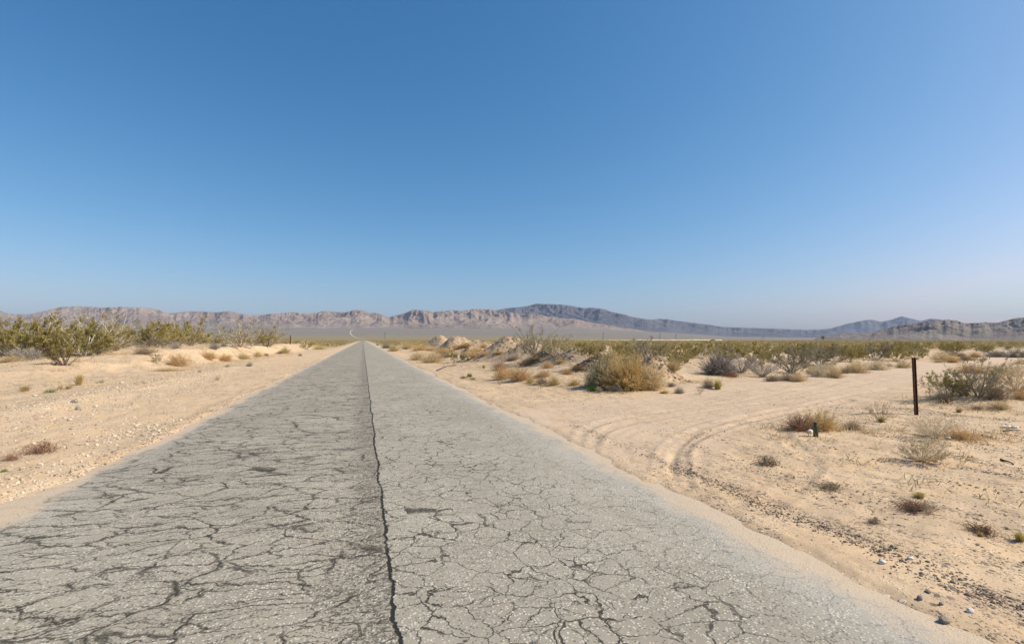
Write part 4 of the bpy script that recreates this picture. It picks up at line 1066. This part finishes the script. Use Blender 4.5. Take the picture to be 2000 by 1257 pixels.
# ------------------------------------------------------------------ thin dry grass and litter that nobody could count
def litter():
    g = np.random.default_rng(303); out = Geo(); C = []
    for pr, nm, px, py, w, h, lab in PLANTS:
        if nm in ('dry_bush', 'creosote_bush', 'small_shrub', 'dead_shrub', 'sagebrush') and py > 672:
            p = at(px, py); r = max(w*p.y/F*.6, .4); k = 7 if p.y > 18 else 5
            C.append(np.stack([p.x+g.normal(0, r, k), p.y+g.normal(0, r*.8, k), np.full(k, g.uniform(.6, 1.3))], 1))
    for n, fu, fs in ((420, lambda n: g.uniform(-21, -9, n), lambda n: g.uniform(14, 75, n)), (190, lambda n: g.uniform(6, 15, n), lambda n: g.uniform(18, 70, n)), (110, lambda n: g.uniform(7, 18, n), lambda n: g.uniform(4, 20, n))):
        x, y = xy(fu(n), fs(n)); C.append(np.stack([x, y, g.uniform(.5, 1.2, n)*np.clip(np.hypot(x, y)/22, .8, 2.2)], 1))
    C = np.concatenate(C); dd, sd = polydist(C[:, 0], C[:, 1], DIRT); C = C[dd > 3.2]
    nb = g.poisson(26, len(C)); i = np.repeat(np.arange(len(C)), nb); n = len(i)
    x = C[i, 0]+g.normal(0, .16, n)*C[i, 2]; y = C[i, 1]+g.normal(0, .16, n)*C[i, 2]; z = hfull(x, y)
    a = g.uniform(0, 2*PI, n); tl = g.uniform(.2, 1.5, n); Ln = g.uniform(.05, .17, n)*C[i, 2]; D = unit(a, tl)
    P = np.stack([x, y, z], 1)[:, None]+D[:, None]*Ln[:, None, None]*np.array([0, .5, 1.])[None, :, None]
    blades(out, P, np.tile([.006, .005, .0015], (n, 1)), np.clip(g.uniform(0, 1, len(C))[i]+g.normal(0, .15, n), 0, 1), g)
    tag(out.build('dry_grass', M['tan']), 'thin straw coloured grass and litter scattered between the bushes', 'dry grass', None, 'stuff')
litter()

# ------------------------------------------------------------------ gravel and stones
def rocks(name, pts, size, mat, seed, label):
    g = np.random.default_rng(seed); n = len(pts)
    ico = np.array([(0, 0, 1), (.894, 0, .447), (.276, .851, .447), (-.724, .526, .447), (-.724, -.526, .447), (.276, -.851, .447),
                    (.724, .526, -.447), (-.276, .851, -.447), (-.894, 0, -.447), (-.276, -.851, -.447), (.724, -.526, -.447), (0, 0, -1)])
    tri = np.array([(0, 1, 2), (0, 2, 3), (0, 3, 4), (0, 4, 5), (0, 5, 1), (1, 6, 2), (2, 7, 3), (3, 8, 4), (4, 9, 5), (5, 10, 1), (6, 7, 2), (7, 8, 3), (8, 9, 4), (9, 10, 5), (10, 6, 1), (11, 7, 6), (11, 8, 7), (11, 9, 8), (11, 10, 9), (11, 6, 10)])
    a = g.uniform(0, 2*PI, n); ca, sa = np.cos(a), np.sin(a)
    sc = np.stack([g.uniform(.7, 1.3, n), g.uniform(.6, 1.1, n), g.uniform(.4, .8, n)], 1)*size[:, None]
    V = ico[None]*(1+g.normal(0, .16, (n, 12, 1)))*sc[:, None]
    x = V[..., 0]*ca[:, None]-V[..., 1]*sa[:, None]; y = V[..., 0]*sa[:, None]+V[..., 1]*ca[:, None]
    V = np.stack([x+pts[:, :1], y+pts[:, 1:2], V[..., 2]+pts[:, 2:3]+size[:, None]*.15], -1)
    Fc = (np.arange(n)[:, None, None]*12+tri[None]).reshape(-1, 3)
    o = mesh(name, V.reshape(-1, 3), Fc, mat, None, False, np.repeat(g.uniform(0, 1, n), 20))
    return tag(o, label, 'gravel', None, 'stuff')
def scatter(n, u, s):
    x, y = xy(u, s); return np.stack([x, y, height(x, y)], 1)
g = np.random.default_rng(91)
# pale stones on the left windrow and along the left road edge
n = 12000; s = g.uniform(-2, 36, n)**1.0; u = -8.5+g.normal(0, 1.3, n)
n2 = 1500; s2 = g.uniform(1, 10, n2); u2 = -4.5+g.normal(0, .45, n2)
n3 = 700; s3 = g.normal(12.8, 1.1, n3); u3 = -4.7+g.normal(0, .45, n3)
n4 = 5500; s4 = g.uniform(0, 48, n4); u4 = g.uniform(-19, -4.2, n4)
u = np.concatenate([u, u2, u3, u4]); s = np.concatenate([s, s2, s3, s4])
sz = .006+.008*g.gamma(1.5, .9, len(u)); sz = np.minimum(sz, .042)
rocks('pale_gravel', scatter(len(u), u, s), sz, M['chips'], 5, 'pale broken gravel strewn along the left bank and shoulder')
# dark crumbs: clumps on the right shoulder, a line along the right edge, the broken left edge
def clumps(nc, per, fu, fs, su, ss):
    cu, cs = fu(nc), fs(nc); k = g.poisson(per, nc); i = np.repeat(np.arange(nc), k)
    return cu[i]+g.normal(0, 1, len(i))*su, cs[i]+g.normal(0, 1, len(i))*ss
A = clumps(150, 95, lambda n: g.uniform(5.2, 15, n), lambda n: g.uniform(-1, 16, n), .10, .55)
sB = g.uniform(-1.5, 11, 6500); B_ = (4.65+.018*(sB-4)**2*0+.12*perlin(sB*.5, 0*sB, 90)+g.normal(0, .07, 6500)+.45*np.abs(perlin(sB*1.3, sB*0, 97))*g.normal(0, 1, 6500), sB)
C_ = (-3.95+g.normal(0, .16, 5200), 9+50*g.uniform(0, 1, 5200)**1.5)
D_ = (g.uniform(4.2, 14, 2200), g.uniform(-2, 24, 2200))
u = np.concatenate([A[0], B_[0], C_[0], D_[0]]); s = np.concatenate([A[1], B_[1], C_[1], D_[1]])
x, y = xy(u, s); dd, _ = polydist(x, y, DIRT); k = (dd > 2.6) | (g.uniform(0, 1, len(u)) < .15); k &= (u > 4.1) | (u < -3.7); u, s = u[k], s[k]
sz = np.minimum(.003+.0042*g.gamma(1.4, .8, len(u)), .022)
rocks('dark_gravel', scatter(len(u), u, s), sz, M['crumb'], 6, 'dark asphalt crumbs and soil clods scattered over the right shoulder')
# clods on the spoil heaps
P = []
for k in range(len(MOUNDS)):
    mx, my, mh, ra, rb, ro, _ = MOUNDS[k]; n = int(120+1500*ro)
    x = mx+g.normal(0, .42, n)*ra; y = my-np.abs(g.normal(0, .38, n))*rb; z = hfull(x, y); P.append(np.stack([x, y, z, np.full(n, my)], 1))
P = np.concatenate(P); sz = (.012+.028*g.gamma(1.4, .8, len(P)))
rocks('soil_clods', P[:, :3], np.minimum(sz, .12), M['clod'], 8, 'grey soil clods littering the spoil heaps')

def stone(px, py, w, h, mat, label, seed, name='stone'):
    p = at(px, py); gq = np.random.default_rng(seed); n1, n2 = 14, 20
    th = np.linspace(0, PI, n1)[:, None]; ph = np.linspace(0, 2*PI, n2, endpoint=False)[None]
    d = np.stack([np.sin(th)*np.cos(ph), np.sin(th)*np.sin(ph), np.cos(th)+0*ph], -1)
    rad = 1+.22*perlin(d[..., 0]*1.5+seed, d[..., 1]*1.5+d[..., 2], 3)+.12*perlin(d[..., 0]*3.3+seed, d[..., 2]*3.3+d[..., 1]*2, 4)
    for _ in range(7):
        pl = gq.normal(size=3); pl /= np.linalg.norm(pl); rad = np.minimum(rad, .80/np.maximum(d@pl, .2))
    V = d*rad[..., None]*np.array([w*p.y/F*.5, w*p.y/F*.42, h*p.y/F*.62])
    Q = []; 
    for i in range(n1-1):
        for j in range(n2): Q.append((i*n2+j, (i+1)*n2+j, (i+1)*n2+(j+1) % n2, i*n2+(j+1) % n2))
    o = mesh(name, V.reshape(-1, 3), np.array(Q), M[mat], None, False, None, None, (p.x, p.y, p.z+h*p.y/F*.28))
    tag(o, label, 'stone', 'loose stones on the sand')
STONES = [(1895, 1195, 14, 9, 'stone_white', 'white stone farthest right near the bottom edge'), (1844, 1215, 20, 14, 'stone_grey', 'knobbly pale brown stone just left of the white one'),
 (1723, 1100, 13, 8, 'stone_white', 'pale stone with dark side alone on smooth sand'), (1778, 1092, 12, 6, 'stone_white', 'flat white stone right of the pale stone with dark side'),
 (1797, 1170, 12, 9, 'stone_grey', 'dark stone beside the asphalt edge near the bottom'), (1838, 1181, 9, 7, 'stone_grey', 'small dark stone between the dark and the white stones'),
 (1742, 1067, 7, 5, 'stone_grey', 'tiny dark stone above the pale stone on sand'), (1861, 1137, 10, 5, 'stone_grey', 'flat dark stone on sand at far right'),
 (1583, 845, 14, 7, 'stone_white', 'white stone left of the green bottle'), (1206, 764, 20, 13, 'stone_grey', 'half buried boulder at the foot of the big golden bush'),
 (1822, 850, 18, 11, 'stone_grey', 'grey boulder under the airy pale brush'), (1852, 857, 11, 6, 'stone_white', 'pale stone right of the grey boulder under the brush'),
 (1983, 836, 12, 6, 'stone_white', 'pale stone right of the plastic scrap'), (146, 786, 12, 7, 'stone_grey', 'largest grey stone on the left gravel bank'), (68, 774, 9, 5, 'stone_tan', 'pale stone on the gravel bank under the green mat'),
 (153, 800, 11, 8, 'stone_grey', 'dark stone below the largest grey stone on the gravel bank'), (238, 749, 9, 5, 'stone_tan', 'white stone at the upper right of the gravel bank'), (738, 674, 7, 4, 'stone_grey', 'dark block lying by the road in the distance'),
 (186, 794, 9, 5, 'stone_tan', 'white stone right of the dark stones on the gravel bank'), (136, 821, 9, 5, 'stone_tan', 'pale stone low on the gravel bank')]
for k, (px, py, w, h, m, lab) in enumerate(STONES): stone(px, py, w, h, m, lab, 900+k)

# ------------------------------------------------------------------ rusty post, far post, bottle, litter, sticks
def steel_post(px, py, hpx, wpx, lean, label, seed, ragged=True):
    p = at(px, py); Y = p.y; hh = hpx*Y/F+.02; w = wpx*Y/F; gq = np.random.default_rng(seed)
    # U channel: web with two flanges
    prof = np.array([(-.5, .28), (-.5, -.22), (-.38, -.22), (-.38, .16), (.38, .16), (.38, -.22), (.5, -.22), (.5, .28)])*w
    nz = 60; zz = np.concatenate([[-.15], np.linspace(0, hh, nz-1)])
    jit = 1+.05*perlin(np.arange(nz)*.9+seed, np.zeros(nz), 5)[:, None]
    V = np.zeros((nz, 8, 3)); V[..., 0] = prof[None, :, 0]*jit; V[..., 1] = prof[None, :, 1]; V[..., 2] = zz[:, None]
    if ragged:
        for i in gq.choice(np.arange(6, nz-2), 7, replace=False):
            V[i, [0, 1, 2] if gq.uniform() < .5 else [5, 6, 7], 0] *= .80
        V[-1, :, 2] += gq.normal(0, .008, 8)
    V[..., 0] += np.tan(lean)*V[..., 2]
    i = np.arange(nz-1)[:, None]*8; j = np.arange(8)[None]; j2 = (j+1) % 8
    Q = np.stack([i+j, i+j2, i+8+j2, i+8+j], -1).reshape(-1, 4); t = (nz-1)*8
    cap = np.array([(t, t+1, t+2, t+3), (t+3, t+4, t+7, t), (t+4, t+5, t+6, t+7)])
    o = mesh('steel_post', V.reshape(-1, 3), np.concatenate([Q, cap]), M['rust'], None, False, None, None, p)
    o.rotation_euler.z = .25
    return tag(o, label, 'post')
steel_post(1790, 810, 109, 7.0, math.radians(-1.4), 'rusty dark brown steel post leaning slightly beside the dirt track', 3)
steel_post(567, 672, 17, 1.6, 0, 'thin dark post far off on the left sand bank', 4, False)

def lathe(profile, n=28):
    R, Z = np.array(profile).T; a = np.arange(n)*2*PI/n
    V = np.stack([R[:, None]*np.cos(a), R[:, None]*np.sin(a), Z[:, None]+0*a], -1)
    i = np.arange(len(R)-1)[:, None]*n; j = np.arange(n)[None]; j2 = (j+1) % n
    return V.reshape(-1, 3), np.stack([i+j, i+j2, i+n+j2, i+n+j], -1).reshape(-1, 4)
p = at(1593.5, 852); bs = p.y*27/F
b = empty('bottle', p); tag(b, 'dark green bottle standing upright on sand in front of the russet bush', 'bottle')
V, Q = lathe([(0, -.005), (.150, 0), (.168, .02), (.170, .30), (.168, .66), (.160, .73), (.135, .79), (.105, .83), (.098, .86), (.098, .90)]); mesh('body', V*bs, Q, M['bottle'], b, True)
V, Q = lathe([(.100, .875), (.112, .878), (.112, .985), (.100, 1.0), (0, 1.0)]); mesh('cap', V*bs, Q, M['cap'], b, True)
b.rotation_euler = (0, math.radians(-1.5), 0)

p = at(1966, 834); n = 22; tt_ = np.linspace(-1, 1, n); a, c = np.meshgrid(tt_*.10, tt_*.06)
zz = .03+.020*perlin(a*16, c*16, 5)+.018*perlin(a*42, c*42, 6)-.10*(a+.05)*.3; a2 = a*(1+.2*perlin(c*30, a*8, 7)); c2 = c*(1+.35*perlin(a*22, c*9, 8))
o = mesh('plastic_scrap', np.stack([a2, c2+a*.25*-1, np.maximum(zz, .004)], -1).reshape(-1, 3), grid_faces(n, n), M['plastic'], None, True, None, None, p)
sm = o.modifiers.new('thick', 'SOLIDIFY'); sm.thickness = .004
tag(o, 'crumpled white plastic scrap on the sand at the right edge', 'litter')

def stick(px0, py0, px1, py1, r, label, seed):
    a, c = at(px0, py0), at(px1, py1); gq = np.random.default_rng(seed); K = 14; t = np.linspace(0, 1, K)
    x = a.x+(c.x-a.x)*t; y = a.y+(c.y-a.y)*t; L_ = (c-a).length
    x = x+np.cumsum(gq.normal(0, .012*L_, K))*np.sin(t*PI); y = y+np.cumsum(gq.normal(0, .012*L_, K))*np.sin(t*PI)
    z = hfull(x, y)+r*.8+.02*L_*np.sin(t*PI)
    P = np.stack([x-a.x, y-a.y, z-a.z], 1)[None]; G = Geo()
    tubes(G, P, (r*(1-.6*t))[None], np.array([.3]), 6)
    for q in range(2):
        k = int(gq.integers(4, 10)); d = gq.normal(size=3); d[2] = abs(d[2])*.5; d /= np.linalg.norm(d)
        B = P[0, k]+d*np.linspace(0, .16*L_, 4)[:, None]
        tubes(G, B[None], (r*.5*np.linspace(1, .4, 4))[None], np.array([.6]), 5)
    o = G.build('stick', M['stick'], None, True); o.location = a
    tag(o, label, 'stick', 'dead sticks on the ground')
stick(852, 724, 892, 712, .035, 'long dark dead branch lying across the right road shoulder', 1)
stick(1955, 899, 1980, 908, .018, 'short dark stick on sand at the right edge below the plastic scrap', 2)
stick(1918, 851, 1946, 857, .016, 'dark stick right of the low orange straw', 3)
stick(1960, 843, 1992, 841, .016, 'thin black stick just below the plastic scrap', 4)

# ------------------------------------------------------------------ far things on the plain
def bar(G, a, c, r): tubes(G, np.array([[a, c]], float), np.array([[r, r]], float), np.array([.5]), 4)
def far_at(px, Y): 
    x = (px-CX)/F*Y; return np.array([x, Y, h1(x, Y)])
PY = [(1178, 3000, 42, 'left and tallest lattice pylon far across the plain'), (1289, 3150, 42, 'middle lattice pylon far across the plain'), (1320, 3300, 36, 'right and broadest lattice pylon near the pale spoil strip'), (752, 3100, 38, 'faint lattice pylon right of the far pale road')]
for px, Y, hh, lab in PY:
    q = far_at(px, Y); e = empty('pylon', q); tag(e, lab, 'pylon', 'lattice pylons on the far plain')
    G = Geo(); w0, w1 = 4.0, 1.1
    lv = np.linspace(0, hh, 9); ww = w0+(w1-w0)*np.minimum(lv/(hh*.75), 1)
    cs = [(-1, -1), (1, -1), (1, 1), (-1, 1)]
    for k in range(8):
        for m in range(4):
            a, c = cs[m], cs[(m+1) % 4]
            bar(G, (a[0]*ww[k], a[1]*ww[k], lv[k]), (a[0]*ww[k+1], a[1]*ww[k+1], lv[k+1]), .28)
            bar(G, (a[0]*ww[k], a[1]*ww[k], lv[k]), (c[0]*ww[k+1], c[1]*ww[k+1], lv[k+1]), .16)
    G.build('tower', M['lattice'], e)
    for zz in (.72, .86, .98):
        G = Geo(); bar(G, (-7, 0, hh*zz), (7, 0, hh*zz), .3); bar(G, (-7, 0, hh*zz), (0, 0, hh*zz+2.5), .18); bar(G, (7, 0, hh*zz), (0, 0, hh*zz+2.5), .18)
        G.build('crossarm', M['lattice'], e)
BM = [(1155, 32, 1.0, 2350, 'short pale soil strip, leftmost on the far plain'), (1205, 60, .9, 2400, 'thin broken pale soil strip left of the long one'), (1310, 160, 3.2, 2450, 'long pale spoil bank stretching across the far plain'), (1380, 66, 5.2, 2300, 'highest pale spoil bank, its right end by the far shed'), (1408, 24, 1.2, 2420, 'small pale soil strip right of the far shed'), (1510, 115, 1.0, 2500, 'thin white soil strip under the blue slope at right')]
for k, (px, wpx, hpx, Y, lab) in enumerate(BM):
    w = wpx*Y/F; hh = hpx*Y/F*.5+4.5; q = far_at(px, Y); n = 80; t = np.linspace(-.5, .5, n); c = np.linspace(-1, 1, 9)
    A, C = np.meshgrid(t*w, c*14); top = hh*np.clip((.5-np.abs(t))*14, 0, 1)*(.8+.3*perlin(t*9+k, t*0, 5)); Z = -3+(top[None]+2)*np.clip(1.25-np.abs(c[:, None])*1.25, 0, 1)
    o = mesh('spoil_bank', np.stack([A, C, Z], -1).reshape(-1, 3), grid_faces(9, n), M['berm'], None, True, None, None, q)
    tag(o, lab, 'spoil bank', 'pale spoil banks on the far plain')
def boxg(G, x0, x1, y0, y1, z0, z1):
    V = np.array([(x, y, z) for z in (z0, z1) for x, y in ((x0, y0), (x1, y0), (x1, y1), (x0, y1))], float)
    G.quads(V, np.array([(0, 3, 2, 1), (4, 5, 6, 7), (0, 1, 5, 4), (1, 2, 6, 5), (2, 3, 7, 6), (3, 0, 4, 7)]), np.full(6, .5))
q = far_at(1392.5, 2250); e = empty('shed', q); tag(e, 'tiny far shed with dark left half and white right wall by the pale bank', 'shed')
G = Geo(); boxg(G, 1, 8, -4, 4, -3, 8.5); G.build('wall', M['wall_white'], e)
G = Geo(); boxg(G, -10, .9, -4, 4, -3, 7.5); G.build('dark_half', M['shed_dark'], e)  # solid dark box for the left half of the shed
G = Geo(); boxg(G, .6, 8.4, -4.4, 4.4, 8.52, 9.1); G.build('roof', M['wall_white'], e)

# the lone joshua tree near the right hills
q = far_at(1607, 900); e = empty('joshua_tree', q); tag(e, 'lone joshua tree with a lopsided crown far off below the blue peaks', 'tree')
G = Geo(); gq = np.random.default_rng(5); tips = []
zb = 2.3; bar(G, (0, 0, -1), (-.2, 0, zb+4.5), .45)
for k in range(11):
    a = gq.uniform(0, 2*PI); b0 = np.array([-.1, 0, zb+gq.uniform(1.6, 4.2)]); t_ = b0+np.array([math.cos(a)*gq.uniform(1, 2.8)+.6, math.sin(a)*1.6, gq.uniform(.8, 2.6)]); bar(G, b0, t_, .26); tips.append(t_)
G.build('trunk', M['stem_dark'], e); G = Geo(); tips = np.repeat(np.array(tips), 140, 0)
leaves(G, tips+gq.normal(0, .55, tips.shape), 1.0*gq.uniform(.6, 1.2, len(tips)), gq.uniform(0, 1, len(tips)), gq, .16); G.build('crown', M['olive'], e)

# ------------------------------------------------------------------ haze, sky, sun, camera
zmax = 1500.0; zmin = float(Vg[:, 2].min())
for o in S.objects:
    if o.type == 'MESH' and o.parent is None and o.name.split('.')[0] in ('mountain_range', 'hill'):
        zs = np.array([v.co.z for v in o.data.vertices]); zmin = min(zmin, zs.min()); zmax = max(zmax if zmax != 1500.0 else 0, zs.max())
R_ = 22600; z0, z1 = zmin-1, zmax+25
V = np.array([(x, y, z) for z in (z0, z1) for x, y in ((-R_, -R_), (R_, -R_), (R_, R_), (-R_, R_))], float)
haze = mesh('haze', V, np.array([(0, 3, 2, 1), (4, 5, 6, 7), (0, 1, 5, 4), (1, 2, 6, 5), (2, 3, 7, 6), (3, 0, 4, 7)]))
hm = bpy.data.materials.new('haze_air'); hm.use_nodes = True; nt = hm.node_tree; nt.nodes.clear()
out = nt.nodes.new('ShaderNodeOutputMaterial'); pv = nt.nodes.new('ShaderNodeVolumePrincipled')
pv.inputs['Color'].default_value = (.54, .64, .86, 1); pv.inputs['Density'].default_value = 2.3e-5; pv.inputs['Anisotropy'].default_value = .0
L(nt, pv.outputs[0], out.inputs['Volume']); haze.data.materials.append(hm)
tag(haze, 'thin bluish desert haze over the whole valley', 'haze', None, 'stuff')

SUN_EL, SUN_AZ = math.radians(43), math.radians(94)        # azimuth from +Y towards +X
w = bpy.data.worlds.new('World'); S.world = w; w.use_nodes = True; nt = w.node_tree; nt.nodes.clear()
out = nt.nodes.new('ShaderNodeOutputWorld'); bg = nt.nodes.new('ShaderNodeBackground'); sk = nt.nodes.new('ShaderNodeTexSky')
sk.sky_type = 'NISHITA'; sk.sun_disc = False; sk.sun_elevation = SUN_EL; sk.sun_rotation = SUN_AZ
sk.altitude = 900; sk.air_density = 1.0; sk.dust_density = 3.0; sk.ozone_density = 1.8
bg.inputs[1].default_value = .10; # clear desert sky: added per-channel colour grade, deeper overhead and paler low down
nn_ = N(nt); sp_ = nt.nodes.new('ShaderNodeSeparateColor'); cb_ = nt.nodes.new('ShaderNodeCombineColor'); L(nt, sk.outputs[0], sp_.inputs[0])
for i_, (p_, k_) in enumerate(((1.68, 2.30), (1.07, 1.33), (.88, 1.31))):
    L(nt, nn_.math('MULTIPLY', nn_.math('POWER', nn_.math('MINIMUM', nn_.math('MULTIPLY', sp_.outputs[i_], .1), (.48, .62, .80)[i_]), p_), k_*7.7), cb_.inputs[i_])
L(nt, cb_.outputs[0], bg.inputs[0]); L(nt, bg.outputs[0], out.inputs[0])
ld = bpy.data.lights.new('sun', 'SUN'); ld.energy = 5.0; ld.angle = math.radians(.53); ld.color = (1.0, .925, .80)
lo = bpy.data.objects.new('sun', ld); COL.objects.link(lo)
dirv = Vector((math.sin(SUN_AZ)*math.cos(SUN_EL), math.cos(SUN_AZ)*math.cos(SUN_EL), math.sin(SUN_EL)))
lo.rotation_euler = dirv.to_track_quat('Z', 'Y').to_euler(); lo.location = (30, -10, 40)

cd = bpy.data.cameras.new('camera'); cd.sensor_fit = 'HORIZONTAL'; cd.sensor_width = 36; cd.lens = 36*F/2000
cd.clip_start = .05; cd.clip_end = 80000
co = bpy.data.objects.new('camera', cd); COL.objects.link(co); co.location = (0, 0, H); co.rotation_euler = (PI/2+TH, 0, 0)
S.camera = co
S.view_settings.view_transform = 'Standard'; S.view_settings.look = 'None'; S.view_settings.exposure = .38; S.view_settings.gamma = 1
S.cycles.max_bounces = 5; S.cycles.diffuse_bounces = 3; S.cycles.volume_bounces = 0; S.cycles.transparent_max_bounces = 6
S.cycles.use_denoising = True
